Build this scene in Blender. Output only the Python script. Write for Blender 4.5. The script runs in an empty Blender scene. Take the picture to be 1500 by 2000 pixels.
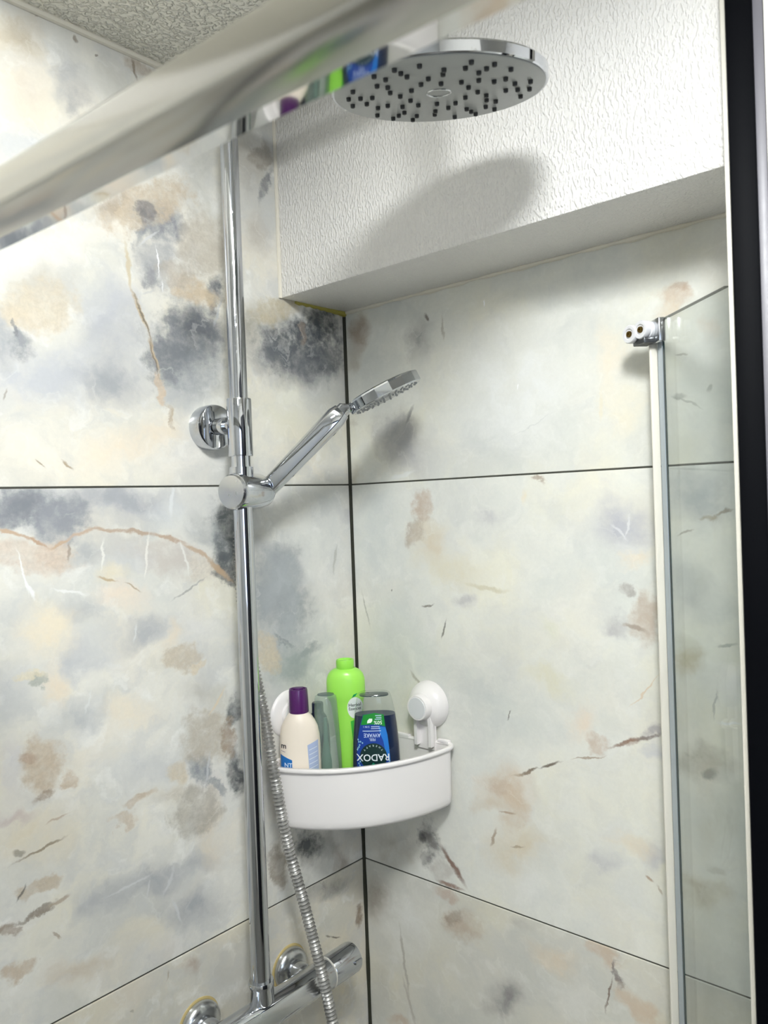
import bpy, bmesh, math, random
import numpy as np
from mathutils import Matrix, Vector
random.seed(7)
sc = bpy.context.scene
COL = sc.collection

# ------------------------------------------------------------------ camera
cam_data = bpy.data.cameras.new('camera')
cam = bpy.data.objects.new('camera', cam_data)
COL.objects.link(cam)
CAM = Vector((-0.9135, -0.8702, 1.6))
right = Vector((0.65836, -0.75181, -0.03663))
up = Vector((0.03267, -0.02007, 0.99926))
back = Vector((-0.75199, -0.65907, 0.01135))
cam.matrix_world = Matrix(((right.x, up.x, back.x, CAM.x), (right.y, up.y, back.y, CAM.y),
                           (right.z, up.z, back.z, CAM.z), (0, 0, 0, 1)))
cam_data.sensor_fit = 'VERTICAL'
cam_data.sensor_height = 6.61
cam_data.lens = 6.61 * 1542 / 2000
cam_data.clip_start = 0.02
cam_data.dof.use_dof = True
cam_data.dof.focus_distance = 1.1
cam_data.dof.aperture_fstop = 1.7
sc.camera = cam

# ------------------------------------------------------------------ light and exposure
sc.view_settings.view_transform = 'Standard'
sc.view_settings.look = 'None'
sc.view_settings.gamma = 1.0
sc.view_settings.use_curve_mapping = False
sc.view_settings.exposure = 0.45
world = bpy.data.worlds.new('world'); sc.world = world
world.use_nodes = True
world.node_tree.nodes['Background'].inputs[0].default_value = (0.75, 0.85, 1.0, 1)
world.node_tree.nodes['Background'].inputs[1].default_value = 0.6
LAMP = Vector((-0.85, -0.90, 2.235))      # globe lamp on the higher ceiling just outside the shower
LAMP_W, FILL_W, WINDOW_W = 30.0, 5.0, 2.5
CEIL, CEIL2, XD = 2.17, 2.33, -.60       # shower ceiling, room ceiling, where it steps up

# ------------------------------------------------------------------ materials
def new_mat(name):
    m = bpy.data.materials.new(name); m.use_nodes = True
    nt = m.node_tree
    b = nt.nodes['Principled BSDF']
    return m, nt, b

def lin(c):
    return tuple(((v / 255 + .055) / 1.055) ** 2.4 if v > 10 else v / 255 / 12.92 for v in c) + (1,)

def plain(name, rgb, rough=.4, metal=0., bump=0, bscale=200, spec=.5, emit=0, coat=0):
    m, nt, b = new_mat(name)
    b.inputs['Base Color'].default_value = lin(rgb)
    b.inputs['Roughness'].default_value = rough
    b.inputs['Metallic'].default_value = metal
    b.inputs['Specular IOR Level'].default_value = spec
    if coat: b.inputs['Coat Weight'].default_value = coat
    if emit:
        b.inputs['Emission Color'].default_value = lin(rgb); b.inputs['Emission Strength'].default_value = emit
    tc = nt.nodes.new('ShaderNodeTexCoord')
    n = nt.nodes.new('ShaderNodeTexNoise'); n.inputs['Scale'].default_value = bscale; n.inputs['Detail'].default_value = 3
    nt.links.new(tc.outputs['Object'], n.inputs['Vector'])
    if bump:
        bp = nt.nodes.new('ShaderNodeBump'); bp.inputs['Strength'].default_value = bump; bp.inputs['Distance'].default_value = .001
        nt.links.new(n.outputs['Fac'], bp.inputs['Height']); nt.links.new(bp.outputs['Normal'], b.inputs['Normal'])
    else:
        mr = nt.nodes.new('ShaderNodeMapRange'); mr.inputs[3].default_value = rough * .85; mr.inputs[4].default_value = min(1, rough * 1.15)
        nt.links.new(n.outputs['Fac'], mr.inputs[0]); nt.links.new(mr.outputs[0], b.inputs['Roughness'])
    return m

def chrome_mat(name, rgb=(200, 203, 208), rough=.05, spots=.0, seed=0):
    """polished chrome; spots = dried water marks that roughen and whiten it"""
    m, nt, b = new_mat(name)
    N, L = nt.nodes, nt.links
    b.inputs['Metallic'].default_value = 1
    tc = N.new('ShaderNodeTexCoord')
    n = N.new('ShaderNodeTexNoise'); n.inputs['Scale'].default_value = 90; n.inputs['Detail'].default_value = 5; n.inputs['Roughness'].default_value = .7
    mp = N.new('ShaderNodeMapping'); mp.inputs['Location'].default_value = (seed, seed * .7, 0)
    L.new(tc.outputs['Object'], mp.inputs[0]); L.new(mp.outputs[0], n.inputs['Vector'])
    mr = N.new('ShaderNodeMapRange'); mr.inputs[1].default_value = .58; mr.inputs[2].default_value = .75; mr.inputs[4].default_value = spots
    L.new(n.outputs['Fac'], mr.inputs[0])
    ro = N.new('ShaderNodeMapRange'); ro.inputs[3].default_value = rough; ro.inputs[4].default_value = min(.6, rough + .4)
    L.new(mr.outputs[0], ro.inputs[0]); L.new(ro.outputs[0], b.inputs['Roughness'])
    mx = N.new('ShaderNodeMix'); mx.data_type = 'RGBA'
    mx.inputs[6].default_value = lin(rgb); mx.inputs[7].default_value = lin((205, 205, 202))
    L.new(mr.outputs[0], mx.inputs[0]); L.new(mx.outputs[2], b.inputs['Base Color'])
    return m

def clear_mat(name, tint, gloss_rough=.02, body=0.0, body_rgb=(150, 160, 155)):
    """thin clear sheet: tinted see-through plus fresnel reflection, optionally a little milky body"""
    m = bpy.data.materials.new(name); m.use_nodes = True
    nt = m.node_tree; N, L = nt.nodes, nt.links
    N.remove(N['Principled BSDF'])
    out = N['Material Output']
    tr = N.new('ShaderNodeBsdfTransparent'); tr.inputs[0].default_value = tint + (1,)
    gl = N.new('ShaderNodeBsdfGlossy'); gl.inputs['Roughness'].default_value = gloss_rough
    fr = N.new('ShaderNodeFresnel')
    ge = N.new('ShaderNodeNewGeometry'); io = N.new('ShaderNodeMapRange'); io.inputs[3].default_value = 1.5; io.inputs[4].default_value = 1 / 1.5
    L.new(ge.outputs['Backfacing'], io.inputs[0]); L.new(io.outputs[0], fr.inputs[0])
    last = tr.outputs[0]
    if body:
        df = N.new('ShaderNodeBsdfDiffuse'); df.inputs[0].default_value = lin(body_rgb)
        m0 = N.new('ShaderNodeMixShader'); m0.inputs[0].default_value = body
        L.new(last, m0.inputs[1]); L.new(df.outputs[0], m0.inputs[2]); last = m0.outputs[0]
    mx = N.new('ShaderNodeMixShader')
    L.new(fr.outputs[0], mx.inputs[0]); L.new(last, mx.inputs[1]); L.new(gl.outputs[0], mx.inputs[2])
    L.new(mx.outputs[0], out.inputs[0])
    return m

FEATURES = {
    'LT': ((0.745, 0.723, 0.651), [
        ('s',-0.4881,1.6586,0.1960,0.0434,-3.13,(0.867,0.817,0.71),0.90),
        ('s',-0.3765,1.6886,0.0933,0.0282,-2.73,(0.833,0.725,0.574),0.80),
        ('s',-0.3025,1.6645,0.0636,0.0334,-3.10,(0.841,0.803,0.732),0.70),
        ('s',-0.4653,1.7679,0.1798,0.0555,-3.02,(0.556,0.569,0.595),0.95),
        ('s',-0.3982,1.8246,0.0601,0.0446,-3.04,(0.449,0.46,0.483),0.90),
        ('s',-0.4111,1.7613,0.0545,0.0364,-2.93,(0.366,0.381,0.397),0.80),
        ('s',-0.4039,1.8485,0.0467,0.0377,0.97,(0.517,0.535,0.58),0.60),
        ('s',-0.5017,1.8896,0.1141,0.0234,-2.62,(0.771,0.759,0.736),0.80),
        ('s',-0.4464,1.9191,0.0981,0.0216,-2.56,(0.852,0.802,0.708),0.80),
        ('s',-0.4882,1.8665,0.0427,0.0224,-2.86,(0.54,0.511,0.448),0.70),
        ('s',-0.5046,1.8208,0.0351,0.0140,-2.95,(0.72,0.61,0.448),0.70),
        ('h',-0.5143,1.7922,0.0198,0.0143,-2.81,(0.257,0.273,0.299),0.80),
        ('s',-0.5390,1.7962,0.0337,0.0213,1.41,(0.332,0.356,0.397),0.70),
        ('s',-0.2474,1.9639,0.0640,0.0333,1.42,(0.543,0.524,0.468),0.60),
        ('s',-0.3987,1.9669,0.0378,0.0140,-2.59,(0.414,0.35,0.279),0.70),
        ('h',-0.3386,1.9641,0.0461,0.0274,-2.93,(0.231,0.242,0.266),0.92),
        ('h',-0.3661,1.9498,0.0273,0.0094,1.30,(0.241,0.257,0.282),0.70),
        ('h',-0.3410,1.9104,0.0431,0.0337,-2.22,(0.368,0.373,0.383),0.80),
        ('h',-0.2953,1.8191,0.0723,0.0568,-2.60,(0.175,0.187,0.206),0.92),
        ('s',-0.2788,1.8280,0.0511,0.0392,-2.72,(0.116,0.124,0.137),0.80),
        ('h',-0.2509,1.8905,0.0359,0.0123,1.39,(0.119,0.129,0.146),0.90),
        ('s',-0.2772,1.7739,0.0624,0.0403,-2.94,(0.329,0.348,0.358),0.80),
        ('s',-0.3139,1.7572,0.0405,0.0307,1.34,(0.411,0.432,0.449),0.80),
        ('h',-0.1035,1.8475,0.0953,0.0475,-3.03,(0.098,0.108,0.12),0.95),
        ('h',-0.0537,1.8855,0.0532,0.0298,-2.97,(0.062,0.072,0.08),0.90),
        ('s',-0.0845,1.8113,0.0912,0.0368,-3.00,(0.155,0.164,0.18),0.90),
        ('s',-0.1648,1.8138,0.0442,0.0323,-2.83,(0.235,0.246,0.258),0.70),
        ('s',-0.1909,1.8541,0.0439,0.0228,1.45,(0.393,0.377,0.317),0.80),
        ('s',-0.1212,1.9018,0.0320,0.0191,2.65,(0.556,0.563,0.563),0.70),
        ('s',-0.1292,1.7426,0.0712,0.0522,-2.94,(0.73,0.719,0.588),0.70),
        ('s',-0.1895,1.6953,0.0567,0.0499,-2.78,(0.808,0.783,0.679),0.60),
        ('s',-0.0451,1.7322,0.0720,0.0444,1.45,(0.61,0.61,0.54),0.70),
        ('s',-0.1704,2.0832,0.0683,0.0364,1.37,(0.48,0.453,0.394),0.80),
        ('h',-0.1505,2.0632,0.0394,0.0091,1.37,(0.183,0.19,0.204),0.80),
        ('s',-0.1703,1.9885,0.0462,0.0315,1.24,(0.502,0.465,0.405),0.70),
        ('s',-0.2639,2.0558,0.0709,0.0362,1.39,(0.511,0.511,0.475),0.80),
        ('s',-0.5086,2.1305,0.0474,0.0284,-2.40,(0.48,0.419,0.318),0.80),
        ('s',-0.4995,2.0777,0.0458,0.0302,1.04,(0.651,0.588,0.5),0.80),
        ('s',-0.4450,2.0979,0.0406,0.0292,1.41,(0.386,0.392,0.397),0.85),
        ('s',-0.4396,2.0760,0.0194,0.0118,1.24,(0.311,0.316,0.325),0.70),
        ('s',-0.4961,2.0220,0.0793,0.0226,-2.59,(0.608,0.615,0.615),0.80),
        ('s',-0.3918,2.1237,0.0327,0.0209,-2.37,(0.484,0.475,0.423),0.60),
        ('h',-0.1400,1.8241,0.0406,0.0292,-2.83,(0.127,0.138,0.15),0.80),
        ('h',-0.0401,1.8280,0.0469,0.0381,-2.64,(0.117,0.127,0.138),0.80),
        ('h',-0.3275,1.7953,0.0403,0.0299,1.32,(0.207,0.218,0.237),0.80),
        ('H',-0.4951,1.8394,0.0588,0.0336,-2.72,(0.645,0.572,0.45),0.85),
        ('H',-0.5155,1.8050,0.0141,0.0049,1.34,(0.2,0.211,0.229),0.80),
        ('H',-0.2688,1.9522,0.0658,0.0481,1.14,(0.486,0.442,0.368),0.85),
        ('H',-0.3486,1.9860,0.0893,0.0281,-2.61,(0.583,0.487,0.361),0.90),
        ('H',-0.3948,1.9772,0.0305,0.0112,-2.59,(0.385,0.332,0.276),0.50),
        ('H',-0.3544,1.9705,0.0158,0.0117,0.96,(0.152,0.161,0.187),0.80),
        ('H',-0.3513,1.8955,0.0226,0.0176,-2.44,(0.254,0.258,0.275),0.60),
        ('H',-0.2801,1.8854,0.0480,0.0215,3.09,(0.579,0.474,0.335),0.92),
        ('H',-0.3073,1.9006,0.0338,0.0194,-3.11,(0.476,0.432,0.367),0.80),
        ('H',-0.3383,1.7584,0.0268,0.0084,1.76,(0.643,0.512,0.374),0.85),
        ('H',-0.3293,1.7231,0.0168,0.0062,1.77,(0.484,0.398,0.287),0.80),
        ('H',-0.1465,1.8902,0.0631,0.0244,-2.69,(0.536,0.471,0.333),0.92),
        ('H',-0.0900,1.8685,0.0183,0.0096,1.59,(0.286,0.224,0.175),0.70),
        ('H',-0.1616,2.1077,0.0234,0.0144,1.27,(0.337,0.294,0.237),0.70),
        ('H',-0.4375,2.1555,0.0069,0.0033,1.60,(0.208,0.161,0.113),0.80),
        ('H',-0.4808,2.1652,0.0067,0.0026,-2.64,(0.246,0.2,0.14),0.70),
        ('H',-0.4121,2.1478,0.0032,0.0020,-2.35,(0.175,0.138,0.098),0.80),
        ('H',-0.3517,2.1592,0.0273,0.0144,-3.09,(0.465,0.389,0.292),0.80),
        ('v',-0.3795,1.9027,0.0367,0.0036,1.68,(0.624,0.543,0.384),0.90),
        ('v',-0.3657,1.8483,0.0351,0.0038,1.94,(0.512,0.406,0.261),0.90),
        ('v',-0.3498,1.7993,0.0324,0.0038,1.85,(0.538,0.429,0.292),0.90),
        ('v',-0.3631,1.8423,0.0377,0.0019,1.92,(0.181,0.161,0.134),0.80),
        ('v',-0.3493,1.7929,0.0313,0.0019,1.81,(0.152,0.138,0.121),0.70),
        ('v',-0.3505,1.9438,0.0241,0.0021,-2.45,(0.622,0.628,0.628),0.70),
        ('v',-0.3537,1.8746,0.0194,0.0018,-2.75,(0.576,0.576,0.556),0.70),
        ('v',-0.2478,1.8668,0.0297,0.0032,1.28,(0.462,0.479,0.497),0.60),
        ('v',-0.4700,1.6589,0.0093,0.0019,2.36,(0.398,0.3,0.18),0.80),
        ('v',-0.5010,1.6584,0.0067,0.0015,2.44,(0.376,0.302,0.208),0.80),
        ('v',-0.5362,1.7329,0.0079,0.0016,1.36,(0.291,0.246,0.199),0.60),
        ('v',-0.3614,2.1510,0.0143,0.0024,1.84,(0.243,0.187,0.13),0.70),
        ('v',-0.3385,1.9174,0.0245,0.0012,1.58,(0.956,0.956,0.956),0.90),  # thin white upright streak laid over the marble
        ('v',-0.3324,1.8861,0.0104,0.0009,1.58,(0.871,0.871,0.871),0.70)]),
    'LM': ((0.784, 0.768, 0.708), [
        ('s',-0.4277,1.6107,0.1773,0.0335,3.12,(0.506,0.518,0.539),1.00),
        ('h',-0.5356,1.6135,0.0548,0.0234,3.12,(0.262,0.275,0.301),0.90),
        ('h',-0.4850,1.5918,0.0371,0.0267,3.10,(0.323,0.337,0.366),0.90),
        ('s',-0.4074,1.6164,0.0746,0.0186,3.12,(0.386,0.397,0.423),0.70),
        ('s',-0.3293,1.5918,0.0459,0.0328,3.11,(0.701,0.723,0.723),0.70),
        ('h',-0.4201,1.5572,0.0533,0.0221,3.10,(0.612,0.602,0.571),0.95),
        ('h',-0.3466,1.5438,0.0634,0.0234,2.86,(0.645,0.603,0.552),0.95),
        ('s',-0.4527,1.5558,0.0240,0.0203,3.00,(0.487,0.499,0.499),0.90),
        ('s',-0.3902,1.5407,0.0294,0.0250,2.97,(0.61,0.617,0.624),0.80),
        ('h',-0.2479,1.5608,0.0543,0.0327,1.53,(0.118,0.131,0.139),0.95),
        ('s',-0.2828,1.5696,0.0328,0.0272,3.08,(0.323,0.347,0.356),0.70),
        ('s',-0.4150,1.5211,0.0303,0.0147,3.03,(0.804,0.721,0.55),0.90),
        ('s',-0.4026,1.4950,0.0482,0.0173,3.02,(0.849,0.728,0.597),0.80),
        ('s',-0.4652,1.4844,0.0313,0.0234,2.90,(0.532,0.542,0.538),0.90),
        ('s',-0.3763,1.4550,0.0465,0.0226,-2.93,(0.478,0.49,0.499),0.95),
        ('s',-0.4483,1.4371,0.0453,0.0248,2.92,(0.587,0.597,0.607),0.90),
        ('s',-0.4736,1.4325,0.0230,0.0138,1.40,(0.511,0.529,0.554),0.70),
        ('s',-0.5020,1.4691,0.0427,0.0383,2.39,(0.854,0.768,0.611),0.90),
        ('s',-0.5440,1.4115,0.0339,0.0266,1.82,(0.577,0.59,0.599),0.90),
        ('s',-0.4926,1.4126,0.0347,0.0178,1.58,(0.833,0.725,0.574),0.80),
        ('s',-0.4638,1.3714,0.0468,0.0234,-3.09,(0.506,0.524,0.533),0.90),
        ('s',-0.4017,1.3606,0.0493,0.0183,2.90,(0.839,0.754,0.609),0.80),
        ('s',-0.2970,1.4422,0.0489,0.0333,2.91,(0.801,0.789,0.753),0.70),
        ('s',-0.3400,1.4419,0.0261,0.0121,1.55,(0.83,0.71,0.551),0.80),
        ('s',-0.2967,1.3611,0.0393,0.0242,3.08,(0.546,0.536,0.489),0.80),
        ('s',-0.3734,1.2807,0.0641,0.0365,2.76,(0.596,0.606,0.603),0.90),
        ('s',-0.2687,1.3415,0.0349,0.0265,2.69,(0.593,0.573,0.505),0.70),
        ('h',-0.2455,1.3225,0.0289,0.0177,1.49,(0.116,0.127,0.135),0.90),  # riser pole's shadow on the tile, painted in as dark
        ('h',-0.2458,1.2453,0.0352,0.0207,1.65,(0.088,0.097,0.104),0.95),  # lower part of the same painted pole shadow
        ('s',-0.1516,1.4957,0.0706,0.0452,1.55,(0.316,0.339,0.353),1.00),
        ('s',-0.1578,1.4703,0.0413,0.0352,2.86,(0.211,0.229,0.245),0.90),
        ('s',-0.1461,1.4091,0.0652,0.0443,2.90,(0.43,0.452,0.46),0.90),
        ('h',-0.1172,1.3795,0.0421,0.0094,-3.13,(0.286,0.304,0.317),0.80),
        ('s',-0.1486,1.3608,0.0603,0.0294,2.92,(0.421,0.455,0.449),0.80),
        ('s',-0.0589,1.4710,0.1182,0.0609,1.54,(0.769,0.757,0.711),0.70),
        ('s',-0.0982,1.5446,0.0631,0.0462,3.07,(0.758,0.77,0.723),0.60),
        ('s',-0.0133,1.5799,0.0280,0.0195,3.12,(0.515,0.515,0.515),0.80),
        ('s',-0.5476,1.3236,0.0443,0.0216,1.61,(0.671,0.66,0.671),0.80),
        ('s',-0.5172,1.2465,0.0528,0.0368,-3.13,(0.777,0.707,0.558),0.90),
        ('s',-0.5497,1.2743,0.0270,0.0077,2.97,(0.595,0.497,0.47),0.80),
        ('s',-0.3533,1.2361,0.0509,0.0133,3.04,(0.602,0.561,0.485),0.70),
        ('h',-0.3058,1.2552,0.0274,0.0188,1.75,(0.224,0.248,0.276),0.85),
        ('s',-0.3723,1.1443,0.1049,0.0238,3.02,(0.427,0.441,0.457),1.00),
        ('s',-0.3296,1.0861,0.0692,0.0345,2.73,(0.426,0.44,0.454),0.95),
        ('s',-0.4482,1.1442,0.0351,0.0198,3.11,(0.492,0.504,0.519),0.80),
        ('s',-0.2891,1.1754,0.0611,0.0246,1.58,(0.731,0.652,0.52),0.80),
        ('s',-0.4035,1.0884,0.0606,0.0228,2.67,(0.77,0.723,0.603),0.80),
        ('s',-0.4765,1.0787,0.0452,0.0210,2.90,(0.644,0.561,0.449),0.80),
        ('s',-0.3621,1.0444,0.0436,0.0196,2.88,(0.659,0.616,0.565),0.50),
        ('s',-0.4962,1.0471,0.0412,0.0201,2.52,(0.612,0.612,0.561),0.60),
        ('h',-0.1234,1.0967,0.0405,0.0305,2.49,(0.076,0.087,0.091),0.95),
        ('s',-0.0794,1.0812,0.0372,0.0274,2.33,(0.259,0.259,0.229),0.80),
        ('s',-0.0532,1.0480,0.0311,0.0227,2.03,(0.33,0.262,0.197),0.80),
        ('s',-0.1241,1.0433,0.0484,0.0194,2.99,(0.547,0.547,0.5),0.70),
        ('h',-0.2436,1.5956,0.0280,0.0190,1.51,(0.169,0.186,0.196),0.80),
        ('h',-0.2377,1.5392,0.0351,0.0210,1.54,(0.098,0.11,0.118),0.90),
        ('h',-0.1391,1.4494,0.0504,0.0372,2.93,(0.233,0.253,0.269),0.85),
        ('h',-0.1509,1.5106,0.0464,0.0378,2.04,(0.28,0.302,0.316),0.80),
        ('h',-0.1379,1.3739,0.0509,0.0296,2.91,(0.361,0.392,0.392),0.70),
        ('h',-0.5249,1.6048,0.0335,0.0168,3.11,(0.232,0.244,0.272),0.80),
        ('h',-0.4785,1.6033,0.0363,0.0234,3.12,(0.305,0.319,0.347),0.80),
        ('s',-0.1941,1.5071,0.0614,0.0279,1.53,(0.28,0.302,0.316),1.00),
        ('s',-0.1905,1.4486,0.0436,0.0317,1.61,(0.325,0.348,0.363),1.00),
        ('s',-0.1433,1.4649,0.0899,0.0695,1.62,(0.456,0.485,0.497),0.80),
        ('H',-0.5157,1.5563,0.0629,0.0214,2.93,(0.704,0.616,0.526),0.95),
        ('H',-0.4864,1.5594,0.0239,0.0174,3.04,(0.667,0.552,0.45),0.80),
        ('H',-0.2854,1.5154,0.0397,0.0196,2.59,(0.711,0.655,0.572),0.90),
        ('H',-0.2416,1.5114,0.0244,0.0195,2.97,(0.12,0.123,0.128),0.90),
        ('H',-0.5113,1.4140,0.0149,0.0091,3.03,(0.372,0.404,0.349),0.80),
        ('H',-0.5201,1.4225,0.0207,0.0056,2.94,(0.79,0.72,0.549),0.80),
        ('H',-0.3264,1.4055,0.0300,0.0190,3.13,(0.576,0.499,0.386),0.80),
        ('H',-0.3033,1.3927,0.0192,0.0073,-2.89,(0.723,0.624,0.468),0.80),
        ('H',-0.2875,1.2978,0.0551,0.0413,2.73,(0.495,0.441,0.352),0.80),
        ('H',-0.2522,1.2926,0.0281,0.0187,1.69,(0.322,0.231,0.156),0.70),
        ('H',-0.1511,1.4076,0.0220,0.0044,2.86,(0.262,0.283,0.292),0.70),
        ('H',-0.1810,1.3924,0.0379,0.0245,2.03,(0.655,0.571,0.432),0.90),
        ('H',-0.5112,1.3219,0.0387,0.0309,1.60,(0.568,0.464,0.342),0.85),
        ('H',-0.5125,1.2907,0.0215,0.0085,-3.03,(0.314,0.224,0.156),0.80),
        ('H',-0.5278,1.3349,0.0117,0.0065,2.78,(0.478,0.354,0.269),0.70),
        ('H',-0.4794,1.2984,0.0136,0.0104,1.96,(0.576,0.453,0.318),0.80),
        ('H',-0.5415,1.2336,0.0084,0.0051,2.59,(0.29,0.251,0.188),0.70),
        ('H',-0.5319,1.1697,0.0232,0.0062,-3.05,(0.246,0.194,0.145),0.85),
        ('H',-0.5516,1.1612,0.0122,0.0086,2.66,(0.28,0.202,0.138),0.80),
        ('H',-0.5250,1.1981,0.0248,0.0094,3.07,(0.583,0.487,0.361),0.80),
        ('H',-0.5059,1.1284,0.0098,0.0024,2.17,(0.375,0.294,0.208),0.80),
        ('H',-0.3121,1.2066,0.0549,0.0340,2.80,(0.435,0.409,0.354),0.85),
        ('H',-0.4018,1.2498,0.0303,0.0092,3.13,(0.541,0.432,0.315),0.80),
        ('H',-0.4177,1.2324,0.0231,0.0086,2.93,(0.601,0.512,0.406),0.80),
        ('H',-0.2866,1.2293,0.0245,0.0077,2.71,(0.283,0.305,0.328),0.80),
        ('H',-0.3368,1.2640,0.0238,0.0188,2.32,(0.655,0.571,0.432),0.80),
        ('H',-0.5444,1.1106,0.0236,0.0119,3.02,(0.582,0.477,0.36),0.85),
        ('H',-0.1771,1.0860,0.0513,0.0192,1.57,(0.29,0.244,0.188),0.80),
        ('v',-0.5358,1.5829,0.0198,0.0028,2.84,(0.558,0.413,0.292),0.95),
        ('v',-0.5104,1.5724,0.0196,0.0028,2.67,(0.505,0.353,0.244),0.95),
        ('v',-0.4812,1.5672,0.0179,0.0029,-2.87,(0.558,0.413,0.292),0.95),
        ('v',-0.4549,1.5774,0.0224,0.0030,-2.78,(0.565,0.435,0.332),0.95),
        ('v',-0.4224,1.5812,0.0292,0.0031,3.03,(0.518,0.403,0.311),0.95),
        ('v',-0.3830,1.5749,0.0310,0.0032,2.93,(0.482,0.372,0.285),0.95),
        ('v',-0.3382,1.5647,0.0345,0.0033,2.84,(0.515,0.392,0.296),0.95),
        ('v',-0.2962,1.5447,0.0329,0.0034,2.66,(0.563,0.433,0.316),0.95),
        ('v',-0.2602,1.5187,0.0321,0.0044,2.47,(0.51,0.38,0.259),0.95),
        ('v',-0.4713,1.5571,0.0117,0.0025,1.35,(0.283,0.209,0.153),0.60),
        ('v',-0.5249,1.5373,0.0341,0.0017,1.79,(0.903,0.903,0.89),0.80),
        ('v',-0.4304,1.5500,0.0242,0.0020,1.45,(0.864,0.851,0.802),0.80),
        ('v',-0.3714,1.5475,0.0318,0.0022,1.41,(0.895,0.869,0.819),0.80),
        ('v',-0.3148,1.5367,0.0314,0.0023,1.89,(0.864,0.851,0.802),0.80),
        ('v',-0.3322,1.6116,0.0263,0.0038,1.44,(0.771,0.786,0.786),0.80),
        ('v',-0.5173,1.5168,0.0151,0.0028,2.04,(0.922,0.922,0.922),0.80),
        ('v',-0.4733,1.5102,0.0247,0.0023,2.90,(0.903,0.903,0.89),0.70),
        ('v',-0.3103,1.4977,0.0370,0.0018,-2.75,(0.304,0.304,0.29),0.60),
        ('v',-0.4251,1.5202,0.0160,0.0021,2.81,(0.504,0.375,0.219),0.80),
        ('v',-0.3916,1.5088,0.0140,0.0016,2.70,(0.42,0.319,0.2),0.70),
        ('v',-0.3906,1.4527,0.0148,0.0021,1.37,(0.717,0.728,0.717),0.70),
        ('v',-0.4558,1.3815,0.0173,0.0020,1.34,(0.762,0.774,0.762),0.60),
        ('v',-0.2728,1.3424,0.0268,0.0026,-2.30,(0.72,0.61,0.448),0.70),
        ('v',-0.0396,1.5170,0.0321,0.0028,1.32,(0.451,0.451,0.401),0.60),
        ('v',-0.5180,1.2297,0.0360,0.0022,-2.94,(0.283,0.221,0.144),0.80),
        ('v',-0.4992,1.2578,0.0160,0.0019,-2.92,(0.475,0.351,0.242),0.60),
        ('v',-0.5411,1.1903,0.0122,0.0019,0.90,(0.153,0.144,0.131),0.80),
        ('v',-0.5002,1.1653,0.0137,0.0032,-3.01,(0.426,0.331,0.238),0.70),
        ('v',-0.2934,1.2585,0.0258,0.0026,1.30,(0.593,0.613,0.619),0.70),
        ('v',-0.4146,1.1493,0.0374,0.0020,-3.11,(0.691,0.699,0.699),0.70),
        ('v',-0.3580,1.1336,0.0207,0.0033,1.07,(0.649,0.656,0.656),0.70),
        ('v',-0.3486,1.0907,0.0224,0.0026,1.89,(0.677,0.684,0.684),0.70),
        ('v',-0.3873,1.1323,0.0145,0.0022,1.43,(0.649,0.656,0.656),0.70)]),
    'LB': ((0.73, 0.687, 0.578), [
        ('s',-0.3266,1.0162,0.0184,0.0116,1.87,(0.452,0.361,0.282),0.80),
        ('s',-0.0828,1.0156,0.0492,0.0198,2.97,(0.213,0.207,0.186),0.90),
        ('h',-0.0205,0.9420,0.0227,0.0094,1.59,(0.165,0.098,0.052),0.80),
        ('v',-0.0704,0.9354,0.0148,0.0021,2.62,(0.096,0.08,0.059),0.80),
        ('v',-0.0866,0.9433,0.0071,0.0021,2.69,(0.146,0.116,0.08),0.70),
        ('s',-0.2416,1.0037,0.0437,0.0255,1.75,(0.509,0.499,0.454),0.70),
        ('v',-0.3649,1.0165,0.0084,0.0020,1.37,(0.38,0.327,0.229),0.70),
        ('h',-0.4158,0.9990,0.0040,0.0021,2.47,(0.297,0.284,0.233),0.80),
        ('s',-0.4200,1.0273,0.0515,0.0258,2.91,(0.738,0.681,0.575),0.80),
        ('s',-0.2693,0.9743,0.0396,0.0236,2.42,(0.543,0.524,0.468),0.60),
        ('s',-0.0854,0.9656,0.0595,0.0283,2.63,(0.546,0.546,0.49),0.60)]),
    'RT': ((0.745, 0.745, 0.68), [
        ('s',-0.1538,1.8397,0.0428,0.0290,1.67,(0.38,0.38,0.364),0.85),
        ('h',-0.1655,1.8668,0.0065,0.0043,1.08,(0.128,0.09,0.074),0.90),
        ('s',-0.0300,1.8681,0.0282,0.0245,1.88,(0.362,0.27,0.188),0.90),
        ('s',-0.0170,1.8300,0.0246,0.0218,1.21,(0.44,0.398,0.322),0.70),
        ('s',-0.0961,1.7060,0.0510,0.0386,-3.00,(0.356,0.358,0.365),0.95),
        ('s',-0.1248,1.6768,0.0584,0.0425,-2.92,(0.447,0.447,0.453),0.90),
        ('v',-0.1273,1.7300,0.0168,0.0039,1.96,(0.223,0.223,0.223),0.70),
        ('v',-0.1081,1.6394,0.0294,0.0039,2.92,(0.768,0.784,0.776),0.60),
        ('v',-0.1944,1.8476,0.0221,0.0027,1.50,(0.337,0.302,0.237),0.50),
        ('s',-0.4448,1.7666,0.0561,0.0233,1.58,(0.811,0.739,0.606),0.90),
        ('s',-0.4591,1.7026,0.0434,0.0325,1.51,(0.8,0.752,0.618),0.90),
        ('v',-0.4328,1.7117,0.0250,0.0034,1.70,(0.778,0.72,0.559),0.70),
        ('h',-0.5239,1.8288,0.0275,0.0199,-2.92,(0.577,0.445,0.333),0.80),
        ('h',-0.5318,1.8360,0.0146,0.0102,-2.76,(0.441,0.315,0.225),0.70),
        ('h',-0.5130,1.8102,0.0209,0.0116,-2.89,(0.708,0.6,0.465),0.80),
        ('s',-0.3055,1.7462,0.1367,0.1016,-2.92,(0.808,0.82,0.808),0.80),
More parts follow.
